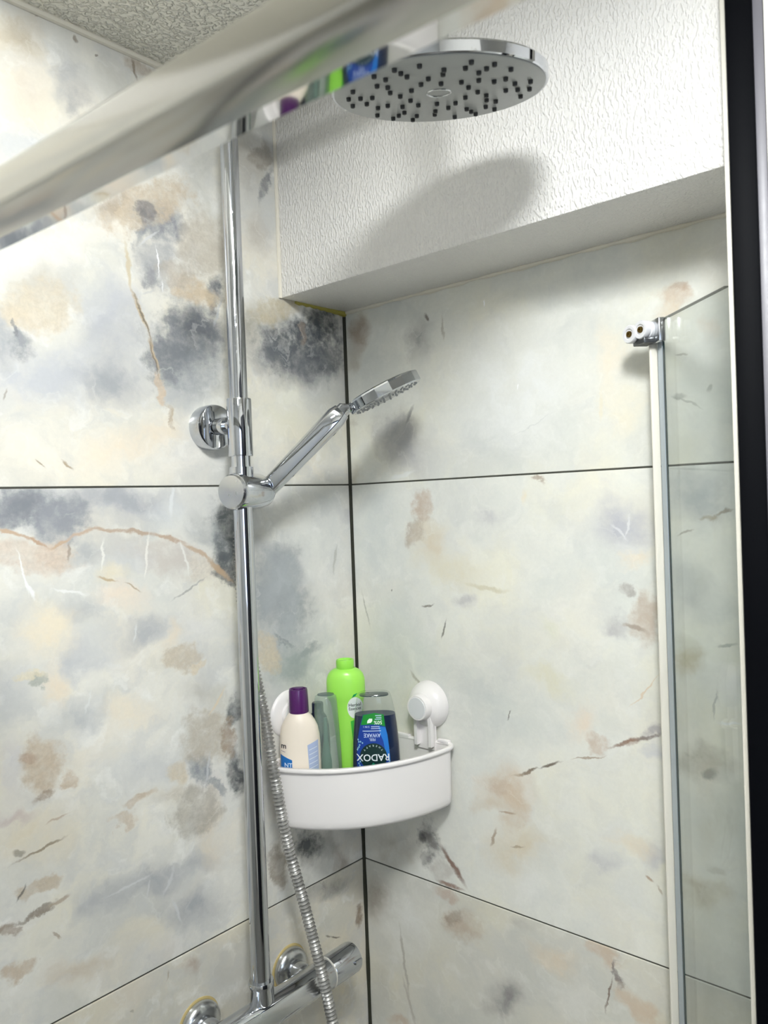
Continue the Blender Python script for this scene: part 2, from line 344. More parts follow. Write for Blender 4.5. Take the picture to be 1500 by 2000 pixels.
        ('v',-0.3348,1.6955,0.0365,0.0014,2.76,(0.617,0.628,0.607),0.50),
        ('s',-0.0075,1.6445,0.0325,0.0179,1.62,(0.493,0.448,0.328),0.60),
        ('s',-0.5548,1.7388,0.0520,0.0312,1.54,(0.67,0.681,0.638),0.70),
        ('h',-0.5295,1.7099,0.0107,0.0047,-3.01,(0.349,0.349,0.319),0.80),
        ('h',-0.5626,1.7158,0.0045,0.0029,1.90,(0.222,0.222,0.205),0.70),
        ('v',-0.5323,1.7596,0.0081,0.0018,3.12,(0.343,0.328,0.273),0.60),
        ('s',-0.5675,1.7828,0.0121,0.0105,-2.22,(0.715,0.616,0.516),0.70),
        ('s',-0.5342,1.6358,0.0294,0.0234,1.55,(0.717,0.706,0.598),0.70),
        ('v',-0.5363,1.7032,0.0240,0.0017,-2.69,(0.302,0.302,0.268),0.50),
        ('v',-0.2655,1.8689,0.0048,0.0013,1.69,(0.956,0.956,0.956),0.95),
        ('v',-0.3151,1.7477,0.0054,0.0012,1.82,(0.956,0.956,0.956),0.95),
        ('h',-0.0116,1.7254,0.0134,0.0081,-3.03,(0.497,0.452,0.37),0.50)]),
    'RM': ((0.791, 0.791, 0.73), [
        ('h',-0.1454,1.5960,0.0351,0.0153,1.33,(0.502,0.381,0.28),0.85),
        ('h',-0.1307,1.5507,0.0289,0.0112,2.04,(0.311,0.239,0.183),0.80),
        ('s',-0.1524,1.5394,0.0390,0.0370,2.50,(0.7,0.624,0.486),0.80),
        ('s',-0.1928,1.5027,0.0713,0.0264,-2.98,(0.736,0.691,0.544),0.90),
        ('v',-0.2532,1.4773,0.0420,0.0043,-3.07,(0.662,0.619,0.464),0.80),
        ('s',-0.2196,1.4599,0.0249,0.0145,3.04,(0.525,0.516,0.516),0.90),
        ('s',-0.2657,1.5752,0.0251,0.0155,3.14,(0.578,0.578,0.578),0.80),
        ('h',-0.3398,1.6265,0.0152,0.0040,3.04,(0.375,0.287,0.213),0.85),
        ('s',-0.3154,1.5984,0.0137,0.0094,1.62,(0.804,0.721,0.55),0.70),
        ('s',-0.4541,1.5598,0.0492,0.0374,3.11,(0.507,0.513,0.55),0.95),
        ('v',-0.4506,1.5535,0.0191,0.0019,-2.45,(0.726,0.733,0.748),0.70),
        ('v',-0.4606,1.5597,0.0163,0.0019,1.79,(0.748,0.748,0.755),0.70),
        ('h',-0.4806,1.4522,0.0346,0.0198,1.83,(0.484,0.381,0.293),0.85),
        ('h',-0.4624,1.4802,0.0129,0.0088,2.03,(0.323,0.288,0.262),0.80),
        ('s',-0.4433,1.4415,0.0184,0.0115,-3.13,(0.433,0.416,0.433),0.90),
        ('v',-0.4661,1.4388,0.0189,0.0045,-2.97,(0.38,0.306,0.247),0.80),
        ('s',-0.4690,1.5226,0.0260,0.0122,2.63,(0.774,0.681,0.546),0.70),
        ('v',-0.1769,1.4145,0.0172,0.0022,1.87,(0.151,0.138,0.117),0.80),
        ('v',-0.1492,1.4471,0.0136,0.0019,2.92,(0.181,0.161,0.129),0.80),
        ('v',-0.2818,1.3035,0.0107,0.0015,1.95,(0.151,0.138,0.117),0.80),
        ('v',-0.0246,1.4334,0.0322,0.0022,1.28,(0.345,0.345,0.282),0.70),
        ('h',-0.0815,1.4668,0.0024,0.0020,1.88,(0.098,0.088,0.072),0.80),
        ('s',-0.3483,1.3592,0.0433,0.0212,-3.00,(0.756,0.732,0.58),0.80),
        ('s',-0.3472,1.4263,0.0204,0.0150,1.75,(0.746,0.746,0.603),0.70),
        ('v',-0.3087,1.2315,0.0204,0.0026,2.69,(0.15,0.112,0.08),0.95),
        ('v',-0.3441,1.2480,0.0211,0.0025,2.67,(0.129,0.098,0.071),0.90),
        ('v',-0.2941,1.2252,0.0116,0.0027,2.93,(0.281,0.208,0.143),0.70),
        ('v',-0.3995,1.2678,0.0294,0.0016,2.87,(0.374,0.287,0.207),0.80),
        ('v',-0.4482,1.2957,0.0255,0.0029,2.66,(0.277,0.178,0.131),0.90),
        ('v',-0.4777,1.3083,0.0229,0.0029,2.75,(0.211,0.164,0.146),0.90),
        ('h',-0.4071,1.2854,0.0213,0.0102,-2.73,(0.58,0.457,0.358),0.85),
        ('h',-0.4581,1.2993,0.0112,0.0053,2.63,(0.318,0.199,0.144),0.80),
        ('s',-0.4897,1.2937,0.0265,0.0150,2.71,(0.573,0.586,0.626),0.90),
        ('s',-0.4843,1.3174,0.0203,0.0080,2.64,(0.4,0.384,0.4),0.80),
        ('s',-0.3869,1.3114,0.0360,0.0197,2.05,(0.823,0.727,0.606),0.80),
        ('v',-0.4763,1.3624,0.0341,0.0014,2.32,(0.712,0.573,0.408),0.70),
        ('s',-0.2711,1.2014,0.0501,0.0354,2.84,(0.649,0.537,0.411),0.95),
        ('h',-0.2630,1.2068,0.0262,0.0151,2.81,(0.568,0.456,0.349),0.70),
        ('h',-0.2821,1.1686,0.0322,0.0245,2.28,(0.621,0.511,0.381),0.70),
        ('s',-0.2883,1.1210,0.0615,0.0392,2.65,(0.685,0.609,0.465),0.80),
        ('v',-0.2514,1.1292,0.0164,0.0030,1.98,(0.373,0.286,0.201),0.80),
        ('v',-0.2884,1.1252,0.0152,0.0020,2.88,(0.373,0.286,0.195),0.70),
        ('v',-0.2739,1.1695,0.0163,0.0022,3.06,(0.421,0.306,0.217),0.80),
        ('s',-0.2405,1.1733,0.0270,0.0139,2.82,(0.646,0.573,0.46),0.80),
        ('h',-0.1417,1.0938,0.0361,0.0247,1.38,(0.106,0.098,0.098),0.95),
        ('h',-0.1226,1.1005,0.0183,0.0141,1.69,(0.082,0.082,0.089),0.90),
        ('v',-0.1783,1.0695,0.0385,0.0061,0.83,(0.239,0.153,0.119),0.95),
        ('h',-0.1589,1.0528,0.0275,0.0142,2.98,(0.542,0.513,0.467),0.80),
        ('v',-0.1722,1.0377,0.0279,0.0049,3.13,(0.278,0.178,0.136),0.90),
        ('s',-0.0652,1.0622,0.0672,0.0376,2.73,(0.421,0.388,0.32),0.70),
        ('h',-0.1258,1.0627,0.0172,0.0124,2.11,(0.154,0.145,0.145),0.70),
        ('s',-0.4123,1.1407,0.0254,0.0157,2.66,(0.567,0.567,0.573),0.90),
        ('s',-0.4794,1.1713,0.0298,0.0232,2.48,(0.528,0.537,0.559),0.90),
        ('s',-0.4506,1.1764,0.0376,0.0200,3.13,(0.761,0.68,0.545),0.80),
        ('v',-0.4737,1.1356,0.0076,0.0030,-2.53,(0.4,0.288,0.203),0.80),
        ('v',-0.4872,1.1241,0.0075,0.0022,0.99,(0.378,0.304,0.227),0.60),
        ('s',-0.3022,1.0689,0.0452,0.0310,2.46,(0.835,0.835,0.798),0.70),
        ('s',-0.0600,1.3879,0.0888,0.0626,1.76,(0.615,0.636,0.574),0.60),  # shade near the corner, painted in as a grey-green cloud
        ('v',-0.1235,1.3320,0.0203,0.0029,0.81,(0.337,0.309,0.231),0.60),
        ('s',-0.5515,1.5969,0.0465,0.0429,1.58,(0.451,0.474,0.479),1.00),
        ('h',-0.5552,1.5707,0.0137,0.0052,2.98,(0.355,0.284,0.188),0.90),
        ('v',-0.5750,1.5772,0.0133,0.0023,2.95,(0.29,0.244,0.188),0.80),
        ('v',-0.5315,1.5533,0.0142,0.0018,2.88,(0.339,0.303,0.25),0.70),
        ('s',-0.5353,1.4884,0.0415,0.0262,1.65,(0.49,0.511,0.502),0.90),
        ('s',-0.5632,1.4665,0.0292,0.0223,1.73,(0.525,0.547,0.534),0.80),
        ('s',-0.5280,1.4078,0.0241,0.0175,1.76,(0.463,0.403,0.265),0.90),
        ('h',-0.5489,1.2767,0.0106,0.0081,2.77,(0.215,0.233,0.237),0.90),
        ('s',-0.5406,1.2881,0.0346,0.0203,3.02,(0.389,0.365,0.286),0.90),
        ('s',-0.5744,1.3752,0.0291,0.0164,1.68,(0.729,0.741,0.706),0.80),
        ('v',-0.5732,1.4268,0.0145,0.0029,3.05,(0.307,0.328,0.307),0.70),
        ('v',-0.5588,1.3586,0.0214,0.0017,1.69,(0.314,0.332,0.323),0.60),
        ('v',-0.5733,1.3393,0.0164,0.0023,3.13,(0.84,0.853,0.84),0.90),
        ('s',-0.5558,1.2266,0.0363,0.0221,1.77,(0.61,0.61,0.54),0.70),
        ('h',-0.5540,1.1675,0.0108,0.0062,3.12,(0.425,0.417,0.346),0.60),
        ('s',-0.5388,1.1395,0.0278,0.0200,2.25,(0.534,0.496,0.392),0.80)]),
    'RB': ((0.687, 0.672, 0.597), [
        ('s',-0.0311,0.9719,0.0502,0.0338,2.01,(0.341,0.312,0.265),0.90),
        ('s',-0.0911,0.9587,0.0805,0.0556,2.26,(0.772,0.772,0.731),0.90),
        ('h',-0.1928,0.9857,0.0376,0.0260,2.74,(0.494,0.391,0.294),0.85),
        ('h',-0.1796,0.9949,0.0223,0.0114,1.98,(0.286,0.224,0.175),0.60),
        ('h',-0.1606,1.0267,0.0270,0.0112,3.04,(0.514,0.384,0.295),0.80),
        ('s',-0.2588,0.9020,0.0520,0.0258,2.61,(0.312,0.305,0.298),0.95),
        ('h',-0.2632,0.9073,0.0226,0.0115,2.60,(0.243,0.231,0.225),0.60),
        ('s',-0.2421,1.0077,0.0526,0.0214,2.88,(0.73,0.707,0.599),0.70),
        ('s',-0.2921,1.0169,0.0202,0.0108,2.78,(0.545,0.535,0.479),0.80),
        ('h',-0.4151,1.0261,0.0307,0.0153,-2.92,(0.589,0.456,0.335),0.85),
        ('h',-0.4295,1.0106,0.0222,0.0051,1.77,(0.167,0.13,0.126),0.90),
        ('v',-0.4151,0.9696,0.0288,0.0019,1.81,(0.207,0.151,0.117),0.90),
        ('h',-0.4468,0.9723,0.0369,0.0193,-2.55,(0.614,0.478,0.345),0.85),
        ('s',-0.3380,0.9910,0.0442,0.0214,2.98,(0.722,0.612,0.467),0.70),
        ('v',-0.0777,0.8908,0.0681,0.0033,1.43,(0.424,0.399,0.344),0.70),
        ('v',-0.0851,0.8301,0.0431,0.0034,1.27,(0.444,0.41,0.355),0.60),
        ('s',-0.0215,0.8215,0.0534,0.0307,1.88,(0.545,0.535,0.479),0.80),
        ('s',-0.3664,0.9541,0.0441,0.0282,2.36,(0.753,0.741,0.684),0.70),
        ('s',-0.0630,0.7973,0.0280,0.0102,2.68,(0.537,0.403,0.297),0.70)]),
}

def tile_mat(name, key, ui, shift=(0, 0)):
    """marble-print porcelain: clouded base, soft clouds, ragged patches, thin veins and streaks, some painted shade, in tile coordinates"""
    m, nt, b = new_mat(name)
    N, L = nt.nodes, nt.links
    base, feats = FEATURES[key]
    def node(t, **kw):
        n = N.new(t)
        for k, v in kw.items(): setattr(n, k, v)
        return n
    def math_(op, a, bb, clamp=False):
        n = node('ShaderNodeMath', operation=op); n.use_clamp = clamp
        for i, v in enumerate((a, bb)):
            if v is None: continue
            if hasattr(v, 'is_linked') or hasattr(v, 'links'): L.new(v, n.inputs[i])
            else: n.inputs[i].default_value = v
        return n.outputs[0]
    def noise(vec, scale, detail, rough=.55):
        n = node('ShaderNodeTexNoise'); n.inputs['Scale'].default_value = scale
        n.inputs['Detail'].default_value = detail; n.inputs['Roughness'].default_value = rough
        L.new(vec, n.inputs['Vector']); return n
    tc = node('ShaderNodeTexCoord'); sp = node('ShaderNodeSeparateXYZ'); L.new(tc.outputs['Object'], sp.inputs[0])
    cb = node('ShaderNodeCombineXYZ')
    L.new(sp.outputs[ui], cb.inputs[0]); L.new(sp.outputs[2], cb.inputs[1])
    p = cb.outputs[0]
    if shift != (0, 0):
        mp = node('ShaderNodeMapping'); mp.inputs[1].default_value = (shift[0], shift[1], 0); L.new(p, mp.inputs[0]); p = mp.outputs[0]
    def warp(scale, detail, amp):
        n = noise(p, scale, detail, .62)
        s = node('ShaderNodeVectorMath', operation='SUBTRACT'); L.new(n.outputs['Color'], s.inputs[0]); s.inputs[1].default_value = (.5, .5, .5)
        k = node('ShaderNodeVectorMath', operation='MULTIPLY'); L.new(s.outputs[0], k.inputs[0]); k.inputs[1].default_value = (amp, amp, 0)
        a = node('ShaderNodeVectorMath', operation='ADD'); L.new(p, a.inputs[0]); L.new(k.outputs[0], a.inputs[1])
        return a.outputs[0]
    p1 = warp(15, 8, .075)
    p2 = warp(38, 5, .016)
    nf = noise(p, 55, 7, .65).outputs['Fac']       # ragged edges
    nm = noise(p1, 22, 6, .6).outputs['Fac']       # cloud break-up
    ng = noise(p2, 190, 4, .7).outputs['Fac']      # grain
    nfc = math_('MULTIPLY', math_('SUBTRACT', nf, .5), 1.25)
    # break-up factor used for all soft clouds
    mr = node('ShaderNodeMapRange'); mr.inputs[1].default_value = .34; mr.inputs[2].default_value = .62; mr.inputs[3].default_value = .45; mr.inputs[4].default_value = 1.15
    L.new(nm, mr.inputs[0]); cloud = mr.outputs[0]
    mr = node('ShaderNodeMapRange'); mr.inputs[1].default_value = .36; mr.inputs[2].default_value = .56; mr.inputs[3].default_value = .62; mr.inputs[4].default_value = 1.05
    L.new(noise(p2, 48, 7, .66).outputs['Fac'], mr.inputs[0]); patchy = mr.outputs[0]
    # base: faint grey and cream drift
    drift = node('ShaderNodeValToRGB')
    e = drift.color_ramp.elements
    def sh(c, k): return tuple(min(1, v * q) for v, q in zip(c, k)) + (1,)
    e[0].position = .3; e[0].color = sh(base, (.84, .87, .9)); e[1].position = .7; e[1].color = sh(base, (1.06, 1.03, .93))
    mid = e.new(.5); mid.color = base + (1,)
    L.new(noise(p1, 5.5, 7, .6).outputs['Fac'], drift.inputs[0])
    col = drift.outputs[0]
    def mix(fac, col, c):
        n = node('ShaderNodeMix', data_type='RGBA')
        L.new(fac, n.inputs[0]); L.new(col, n.inputs[6])
        if isinstance(c, tuple): n.inputs[7].default_value = c + (1,)
        else: L.new(c, n.inputs[7])
        return n.outputs[2]
    def dist(f, vec):
        mp = node('ShaderNodeMapping', vector_type='TEXTURE')
        mp.inputs[1].default_value = (f[1], f[2], 0); mp.inputs[2].default_value = (0, 0, f[5]); mp.inputs[3].default_value = (max(f[3], 1e-4), max(f[4], 1e-4), 1)
        L.new(vec, mp.inputs[0])
        ln = node('ShaderNodeVectorMath', operation='LENGTH'); L.new(mp.outputs[0], ln.inputs[0])
        return ln.outputs['Value']
    def ramp(v, a, bb, hi):
        n = node('ShaderNodeMapRange', interpolation_type='SMOOTHSTEP')
        n.inputs[1].default_value = a; n.inputs[2].default_value = bb; n.inputs[3].default_value = hi; n.inputs[4].default_value = 0
        L.new(v, n.inputs[0]); return n.outputs[0]
    def drifted(col, off, scale, lo, hi, amt, c):
        mo = node('ShaderNodeMapping'); mo.inputs[1].default_value = off; L.new(p1, mo.inputs[0])
        n = node('ShaderNodeMapRange', interpolation_type='SMOOTHSTEP'); n.inputs[1].default_value = lo; n.inputs[2].default_value = hi; n.inputs[4].default_value = amt
        L.new(noise(mo.outputs[0], scale, 7, .58).outputs['Fac'], n.inputs[0])
        return mix(n.outputs[0], col, lin(c)[:3])
    amt = .5 if ui == 0 else .22
    col = drifted(col, (3.1, 1.7, 0), 6.5, .46, .66, amt, (190, 193, 194))
    col = drifted(col, (7.3, 4.9, 0), 7.5, .50, .68, amt * .6, (238, 226, 204))
    col = drifted(col, (1.9, 8.2, 0), 16, .56, .72, amt * .7, (204, 202, 190))
    col = drifted(col, (5.5, 2.2, 0), 21, .48, .66, amt * .8, (198, 200, 200))
    col = drifted(col, (9.1, 6.3, 0), 27, .52, .70, amt * 1.1, (243, 242, 237))
    def tie(vec, col):                      # keeps the evaluation order sequential
        n = node('ShaderNodeVectorMath', operation='MULTIPLY_ADD')
        L.new(col, n.inputs[0]); n.inputs[1].default_value = (1e-7, 1e-7, 0); L.new(vec, n.inputs[2]); return n.outputs[0]
    for i, f in enumerate(feats):
        if i % 8 == 7: p1, p2 = tie(p1, col), tie(p2, col)
        if f[0] == 's':
            d = dist(f, p1); col = mix(math_('MULTIPLY', ramp(d, .1, 1.25, f[7]), cloud, True), col, f[6])
        elif f[0] == 'H':
            d = math_('ADD', dist(f, p1 if max(f[3], f[4]) > .012 else p2), nfc)
            g = node('ShaderNodeMix', data_type='RGBA'); L.new(ng, g.inputs[0])
            g.inputs[6].default_value = tuple(v * .78 for v in f[6]) + (1,); g.inputs[7].default_value = tuple(min(1, v * 1.16) for v in f[6]) + (1,)
            col = mix(math_('MULTIPLY', ramp(d, .5, 1.02, f[7] * .9), patchy, True), col, g.outputs[2])
        elif f[0] == 'h':
            d = math_('ADD', dist(f, p1 if max(f[3], f[4]) > .012 else p2), nfc)
            col = mix(math_('MULTIPLY', ramp(d, .4, 1.16, f[7] * (.96 if ui == 0 else .8)), patchy, True), col, f[6])
        else:
            d = math_('ADD', dist(f, p2), math_('MULTIPLY', nfc, .5)); col = mix(ramp(d, .35, 1.1, f[7]), col, f[6])
    # fine grain and pale hairline wisps over everything
    gr = node('ShaderNodeMapRange'); gr.inputs[1].default_value = .3; gr.inputs[2].default_value = .7; gr.inputs[3].default_value = .975; gr.inputs[4].default_value = 1.02
    L.new(ng, gr.inputs[0])
    gm = node('ShaderNodeVectorMath', operation='SCALE'); L.new(col, gm.inputs[0]); L.new(gr.outputs[0], gm.inputs['Scale']); col = gm.outputs[0]
    rid = math_('ABSOLUTE', math_('SUBTRACT', noise(p1, 9, 4, .55).outputs['Fac'], .5), None)
    wr = ramp(rid, .0, .016, .2)
    col = mix(math_('MULTIPLY', wr, ramp(nm, .62, .4, 1.0)), col, lin((240, 240, 234))[:3])
    L.new(col, b.inputs['Base Color'])
    b.inputs['Roughness'].default_value = .22
    b.inputs['Specular IOR Level'].default_value = .35
    return m

def plaster_mat(name, rgb, scale, strength, dist, stretch=(1, 1, 1), rough=.5, distort=.4):
    m, nt, b = new_mat(name)
    N, L = nt.nodes, nt.links
    b.inputs['Base Color'].default_value = lin(rgb); b.inputs['Roughness'].default_value = rough
    tc = N.new('ShaderNodeTexCoord'); mp = N.new('ShaderNodeMapping'); mp.inputs[3].default_value = stretch
    L.new(tc.outputs['Object'], mp.inputs[0])
    n = N.new('ShaderNodeTexNoise'); n.inputs['Scale'].default_value = scale; n.inputs['Detail'].default_value = 1.5; n.inputs['Distortion'].default_value = distort
    L.new(mp.outputs[0], n.inputs['Vector'])
    cr = N.new('ShaderNodeMapRange'); cr.interpolation_type = 'SMOOTHSTEP'; cr.inputs[1].default_value = .42; cr.inputs[2].default_value = .66
    L.new(n.outputs['Fac'], cr.inputs[0])
    h = cr.outputs[0]
    bp = N.new('ShaderNodeBump'); bp.inputs['Strength'].default_value = strength; bp.inputs['Distance'].default_value = dist
    L.new(h, bp.inputs['Height']); L.new(bp.outputs[0], b.inputs['Normal'])
    return m

M = {}
M['chrome'] = chrome_mat('chrome', spots=.25)
M['chrome_dirty'] = chrome_mat('chrome_limescale', spots=.8, seed=3)
M['chrome_satin'] = chrome_mat('chrome_satin', rgb=(206, 208, 210), rough=.22, spots=.3, seed=5)
M['rail'] = chrome_mat('rail_polished', rgb=(172, 170, 165), rough=.16, spots=.1, seed=8)
M['rail_mirror'] = chrome_mat('rail_lip_polished', rgb=(226, 226, 224), rough=.04, seed=9)
M['hose'] = plain('hose_steel', (176, 175, 172), .42, metal=.75)
M['spray'] = plain('spray_plate_grey', (168, 171, 170), .38)
M['nozzle'] = plain('nozzle_rubber', (46, 48, 50), .5)
M['white'] = plain('white_plastic', (242, 238, 236), .3)
M['grout'] = plain('grout', (74, 74, 66), .85, bump=.3)
M['sealant_dark'] = plain('mouldy_sealant', (44, 46, 34), .6, bump=.4, bscale=300)
M['sealant_yellow'] = plain('yellowed_sealant', (168, 158, 72), .45, bump=.4)
M['caulk'] = plain('caulk', (226, 220, 204), .5, bump=.3)
M['paint'] = plain('white_wall_paint', (228, 226, 220), .6, bump=.1)
M['soffit_face'] = plaster_mat('orange_peel_paint', (240, 238, 234), 300, .6, .0013, (1, 1, .5), .42, distort=.1)
M['ceiling'] = plaster_mat('artex_paint', (240, 237, 224), 175, 1.0, .003, (1, 1, 1), .25)
M['floor'] = plain('floor_tile', (120, 118, 112), .35)
M['door'] = plain('door_paint', (34, 36, 44), .45)
M['black'] = plain('black_powder_coat', (4, 5, 9), .55, bump=.03, spec=.06)
M['grey_channel'] = plain('grey_channel', (120, 118, 124), .4)
M['seal'] = plain('seal_pvc', (214, 210, 198), .35)
M['glass'] = clear_mat('door_glass', (.968, .983, .975))
M['glass_edge'] = plain('glass_edge', (178, 194, 204), .12, spec=.8)
M['glass_arris'] = plain('glass_arris', (20, 48, 52), .15)
M['nylon'] = plain('roller_nylon', (226, 226, 228), .3)
M['brass'] = plain('brass_screw', (112, 92, 50), .35, metal=1)
M['cream'] = plain('cream_bottle', (244, 232, 216), .32)
M['purple'] = plain('purple_cap', (82, 30, 96), .3, coat=.3)
M['lime'] = plain('lime_bottle', (164, 236, 92), .3)
M['grey_clear'] = clear_mat('grey_clear_bottle', (.94, .965, .95), .06, .22, (186, 208, 194))
M['clear'] = clear_mat('clear_bottle', (.97, .98, .98), .06, .03)
M['gel'] = plain('blue_gel', (0, 26, 66), .3)
M['navy'] = plain('navy_bottle', (16, 24, 52), .25)
INK = {}
def ink(rgb):
    if rgb not in INK: INK[rgb] = plain('print_%02x%02x%02x' % rgb, rgb, .35)
    return INK[rgb]

# ------------------------------------------------------------------ mesh helpers
class MB:
    """collects faces; build() links them as one mesh object"""
    def __init__(s): s.v, s.f, s.mi = [], [], []
    def add(s, vs, fs, mi=0, mat=None):
        o = len(s.v)
        s.v += [tuple(mat @ Vector(q)) if mat else tuple(q) for q in vs]
        s.f += [tuple(i + o for i in f) for f in fs]; s.mi += [mi] * len(fs)
        return s
    def box(s, a, b, mat=None, mi=0):
        x0, y0, z0 = a; x1, y1, z1 = b
        vs = [(x0, y0, z0), (x1, y0, z0), (x1, y1, z0), (x0, y1, z0), (x0, y0, z1), (x1, y0, z1), (x1, y1, z1), (x0, y1, z1)]
        return s.add(vs, [(3, 2, 1, 0), (4, 5, 6, 7), (0, 1, 5, 4), (1, 2, 6, 5), (2, 3, 7, 6), (3, 0, 4, 7)], mi, mat)
    def rings(s, rings, caps=(True, True), mat=None, mi=0, closed=False):
        n = len(rings[0]); vs = [q for r in rings for q in r]; fs = []
        R = len(rings)
        for i in range(R if closed else R - 1):
            for j in range(n):
                a, b2 = i * n + j, i * n + (j + 1) % n
                c, d = ((i + 1) % R) * n + (j + 1) % n, ((i + 1) % R) * n + j
                fs.append((a, b2, c, d))
        if not closed:
            if caps[0]: fs.append(tuple(reversed(range(n))))
            if caps[1]: fs.append(tuple((R - 1) * n + j for j in range(n)))
        return s.add(vs, fs, mi, mat)
    def lathe(s, prof, seg=40, mat=None, mi=0, caps=(True, True)):
        rs = [[(max(r, 1e-5) * math.cos(2 * math.pi * j / seg), max(r, 1e-5) * math.sin(2 * math.pi * j / seg), z) for j in range(seg)] for r, z in prof]
        return s.rings(rs, caps, mat, mi)
    def tube(s, pts, r, seg=20, mi=0):
        pts = [Vector(q) for q in pts]; rs = []
        n = None
        for i, q in enumerate(pts):
            t = (pts[min(i + 1, len(pts) - 1)] - pts[max(i - 1, 0)]).normalized()
            if n is None: n = t.orthogonal().normalized()
            n = (n - t * n.dot(t)).normalized(); bb = t.cross(n)
            rr = r(i) if callable(r) else r
            rs.append([tuple(q + (n * math.cos(a) + bb * math.sin(a)) * rr) for a in [2 * math.pi * j / seg for j in range(seg)]])
        return s.rings(rs, (True, True), None, mi)
    def build(s, name, mat, parent=None, bevel=0, smooth=True, angle=35, bseg=2):
        me = bpy.data.meshes.new(name)
        off = parent_world(parent) if parent else Vector((0, 0, 0))
        me.from_pydata([tuple(Vector(q) - off) for q in s.v], [], s.f)
        bm = bmesh.new(); bm.from_mesh(me)
        if bevel:
            es = [e for e in bm.edges if len(e.link_faces) == 2 and e.calc_face_angle(0) > .6]
            bmesh.ops.bevel(bm, geom=es, offset=bevel, segments=bseg, affect='EDGES', profile=.5)
        bmesh.ops.recalc_face_normals(bm, faces=bm.faces)
        bm.to_mesh(me); bm.free()
        for i, mm in enumerate(mat if isinstance(mat, (list, tuple)) else [mat]): me.materials.append(mm)
        if not bevel and any(s.mi) and len(me.polygons) == len(s.mi): me.polygons.foreach_set('material_index', s.mi)
        if smooth:
            me.polygons.foreach_set('use_smooth', [True] * len(me.polygons))
            me.set_sharp_from_angle(angle=math.radians(angle))
        o = bpy.data.objects.new(name, me); COL.objects.link(o)
        if parent: o.parent = parent
        return o

WORLD = {}
def parent_world(p):
    v = Vector(p.location)
    while p.parent: p = p.parent; v += Vector(p.location)
    return v

def thing(name, label, cat, loc, group=None):
    o = bpy.data.objects.new(name, None); COL.objects.link(o); o.location = loc
    o.empty_display_size = .02
    o['label'] = label; o['category'] = cat; o['kind'] = 'thing'
    if group: o['group'] = group
    return o

def structure(o, label):
    o['kind'] = 'structure'; o['label'] = label; return o

def frame(org, zdir, xhint=(0, 0, 1)):
    """matrix whose local z runs along zdir"""
    z = Vector(zdir).normalized(); x = Vector(xhint); x = (x - z * x.dot(z))
    if x.length < 1e-4: x = z.orthogonal()
    x.normalize(); y = z.cross(x)
    return Matrix(((x.x, y.x, z.x, org[0]), (x.y, y.y, z.y, org[1]), (x.z, y.z, z.z, org[2]), (0, 0, 0, 1)))

def spline(pts, n):
    """Catmull-Rom through pts, n samples per span"""
    P = [Vector(q) for q in pts]; P = [2 * P[0] - P[1]] + P + [2 * P[-1] - P[-2]]; out = []
    for i in range(1, len(P) - 2):
        for k in range(n):
            t = k / n; a, b, c, d = P[i - 1], P[i], P[i + 1], P[i + 2]
            out.append(.5 * ((2 * b) + (c - a) * t + (2 * a - 5 * b + 4 * c - d) * t * t + (3 * b - a - 3 * c + d) * t ** 3))
    out.append(P[-2]); return out

def resample(pts, step):
    out = [pts[0]]; acc = 0
    for a, b in zip(pts, pts[1:]):
        d = (b - a).length
        while acc + d >= step:
            t = (step - acc) / d; a = a.lerp(b, t); out.append(a.copy()); d = (b - a).length; acc = 0
        acc += d
    return out

def text_mesh(body, size, spacing=1.0):
    """flat outline of a word: list of 2-D vertices and faces, centred"""
    c = bpy.data.curves.new('word', 'FONT'); c.body = body; c.size = size; c.align_x = 'CENTER'; c.align_y = 'CENTER'
    c.space_character = spacing; c.resolution_u = 3; c.offset = size * .012
    o = bpy.data.objects.new('word', c); COL.objects.link(o)
    dg = bpy.context.evaluated_depsgraph_get(); dg.update()
    me = bpy.data.meshes.new_from_object(o.evaluated_get(dg))
    vs = [(v.co.x, v.co.y) for v in me.vertices]; fs = [tuple(p.vertices) for p in me.polygons]
    bpy.data.objects.remove(o); bpy.data.curves.remove(c); bpy.data.meshes.remove(me)
    return vs, fs

# ------------------------------------------------------------------ the setting: room shell
# left wall (y = 0) and right wall (x = 0) are tiled; joints at z 1.6312 and 1.0325
XF, YB = -2.3, -2.0
JZ = [-.05, .4335, 1.0325, 1.6312]
G = .0011
wl = structure(MB().box((XF, .0016, 0), (.1, .1, CEIL2)).build('wall_left', M['grout'], smooth=False), 'left shower wall with large marble-look tiles and dark joints')
wr = structure(MB().box((.0016, YB, 0), (.1, .0016, CEIL2)).build('wall_right', M['grout'], smooth=False), 'right shower wall with large pale marble-look tiles and dark joints')
def add_tile(parent, u0, u1, z0, z1, mat, axis):
    lo, hi = (u0 + G, z0 + G), (u1 - G, z1 - G)
    mb = MB()
    if axis == 'x': mb.box((lo[0], 0, lo[1]), (hi[0], .0025, hi[1]))
    else: mb.box((0, lo[0], lo[1]), (.0025, hi[0], hi[1]))
    return mb.build('tile', mat, parent, bevel=.0006, bseg=1, smooth=False)
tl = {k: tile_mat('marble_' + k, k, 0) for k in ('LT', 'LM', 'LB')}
tr = {k: tile_mat('marble_' + k, k, 1) for k in ('RT', 'RM', 'RB')}
other = plain('dark_reflection_tile', (46, 48, 54), .25)  # unseen tiles kept dark so the chrome mirrors some black
other_l = tile_mat('marble_rest_left', 'LM', 0, (.5, .6))
zs = [0.0, .4335, 1.0325, 1.6312]
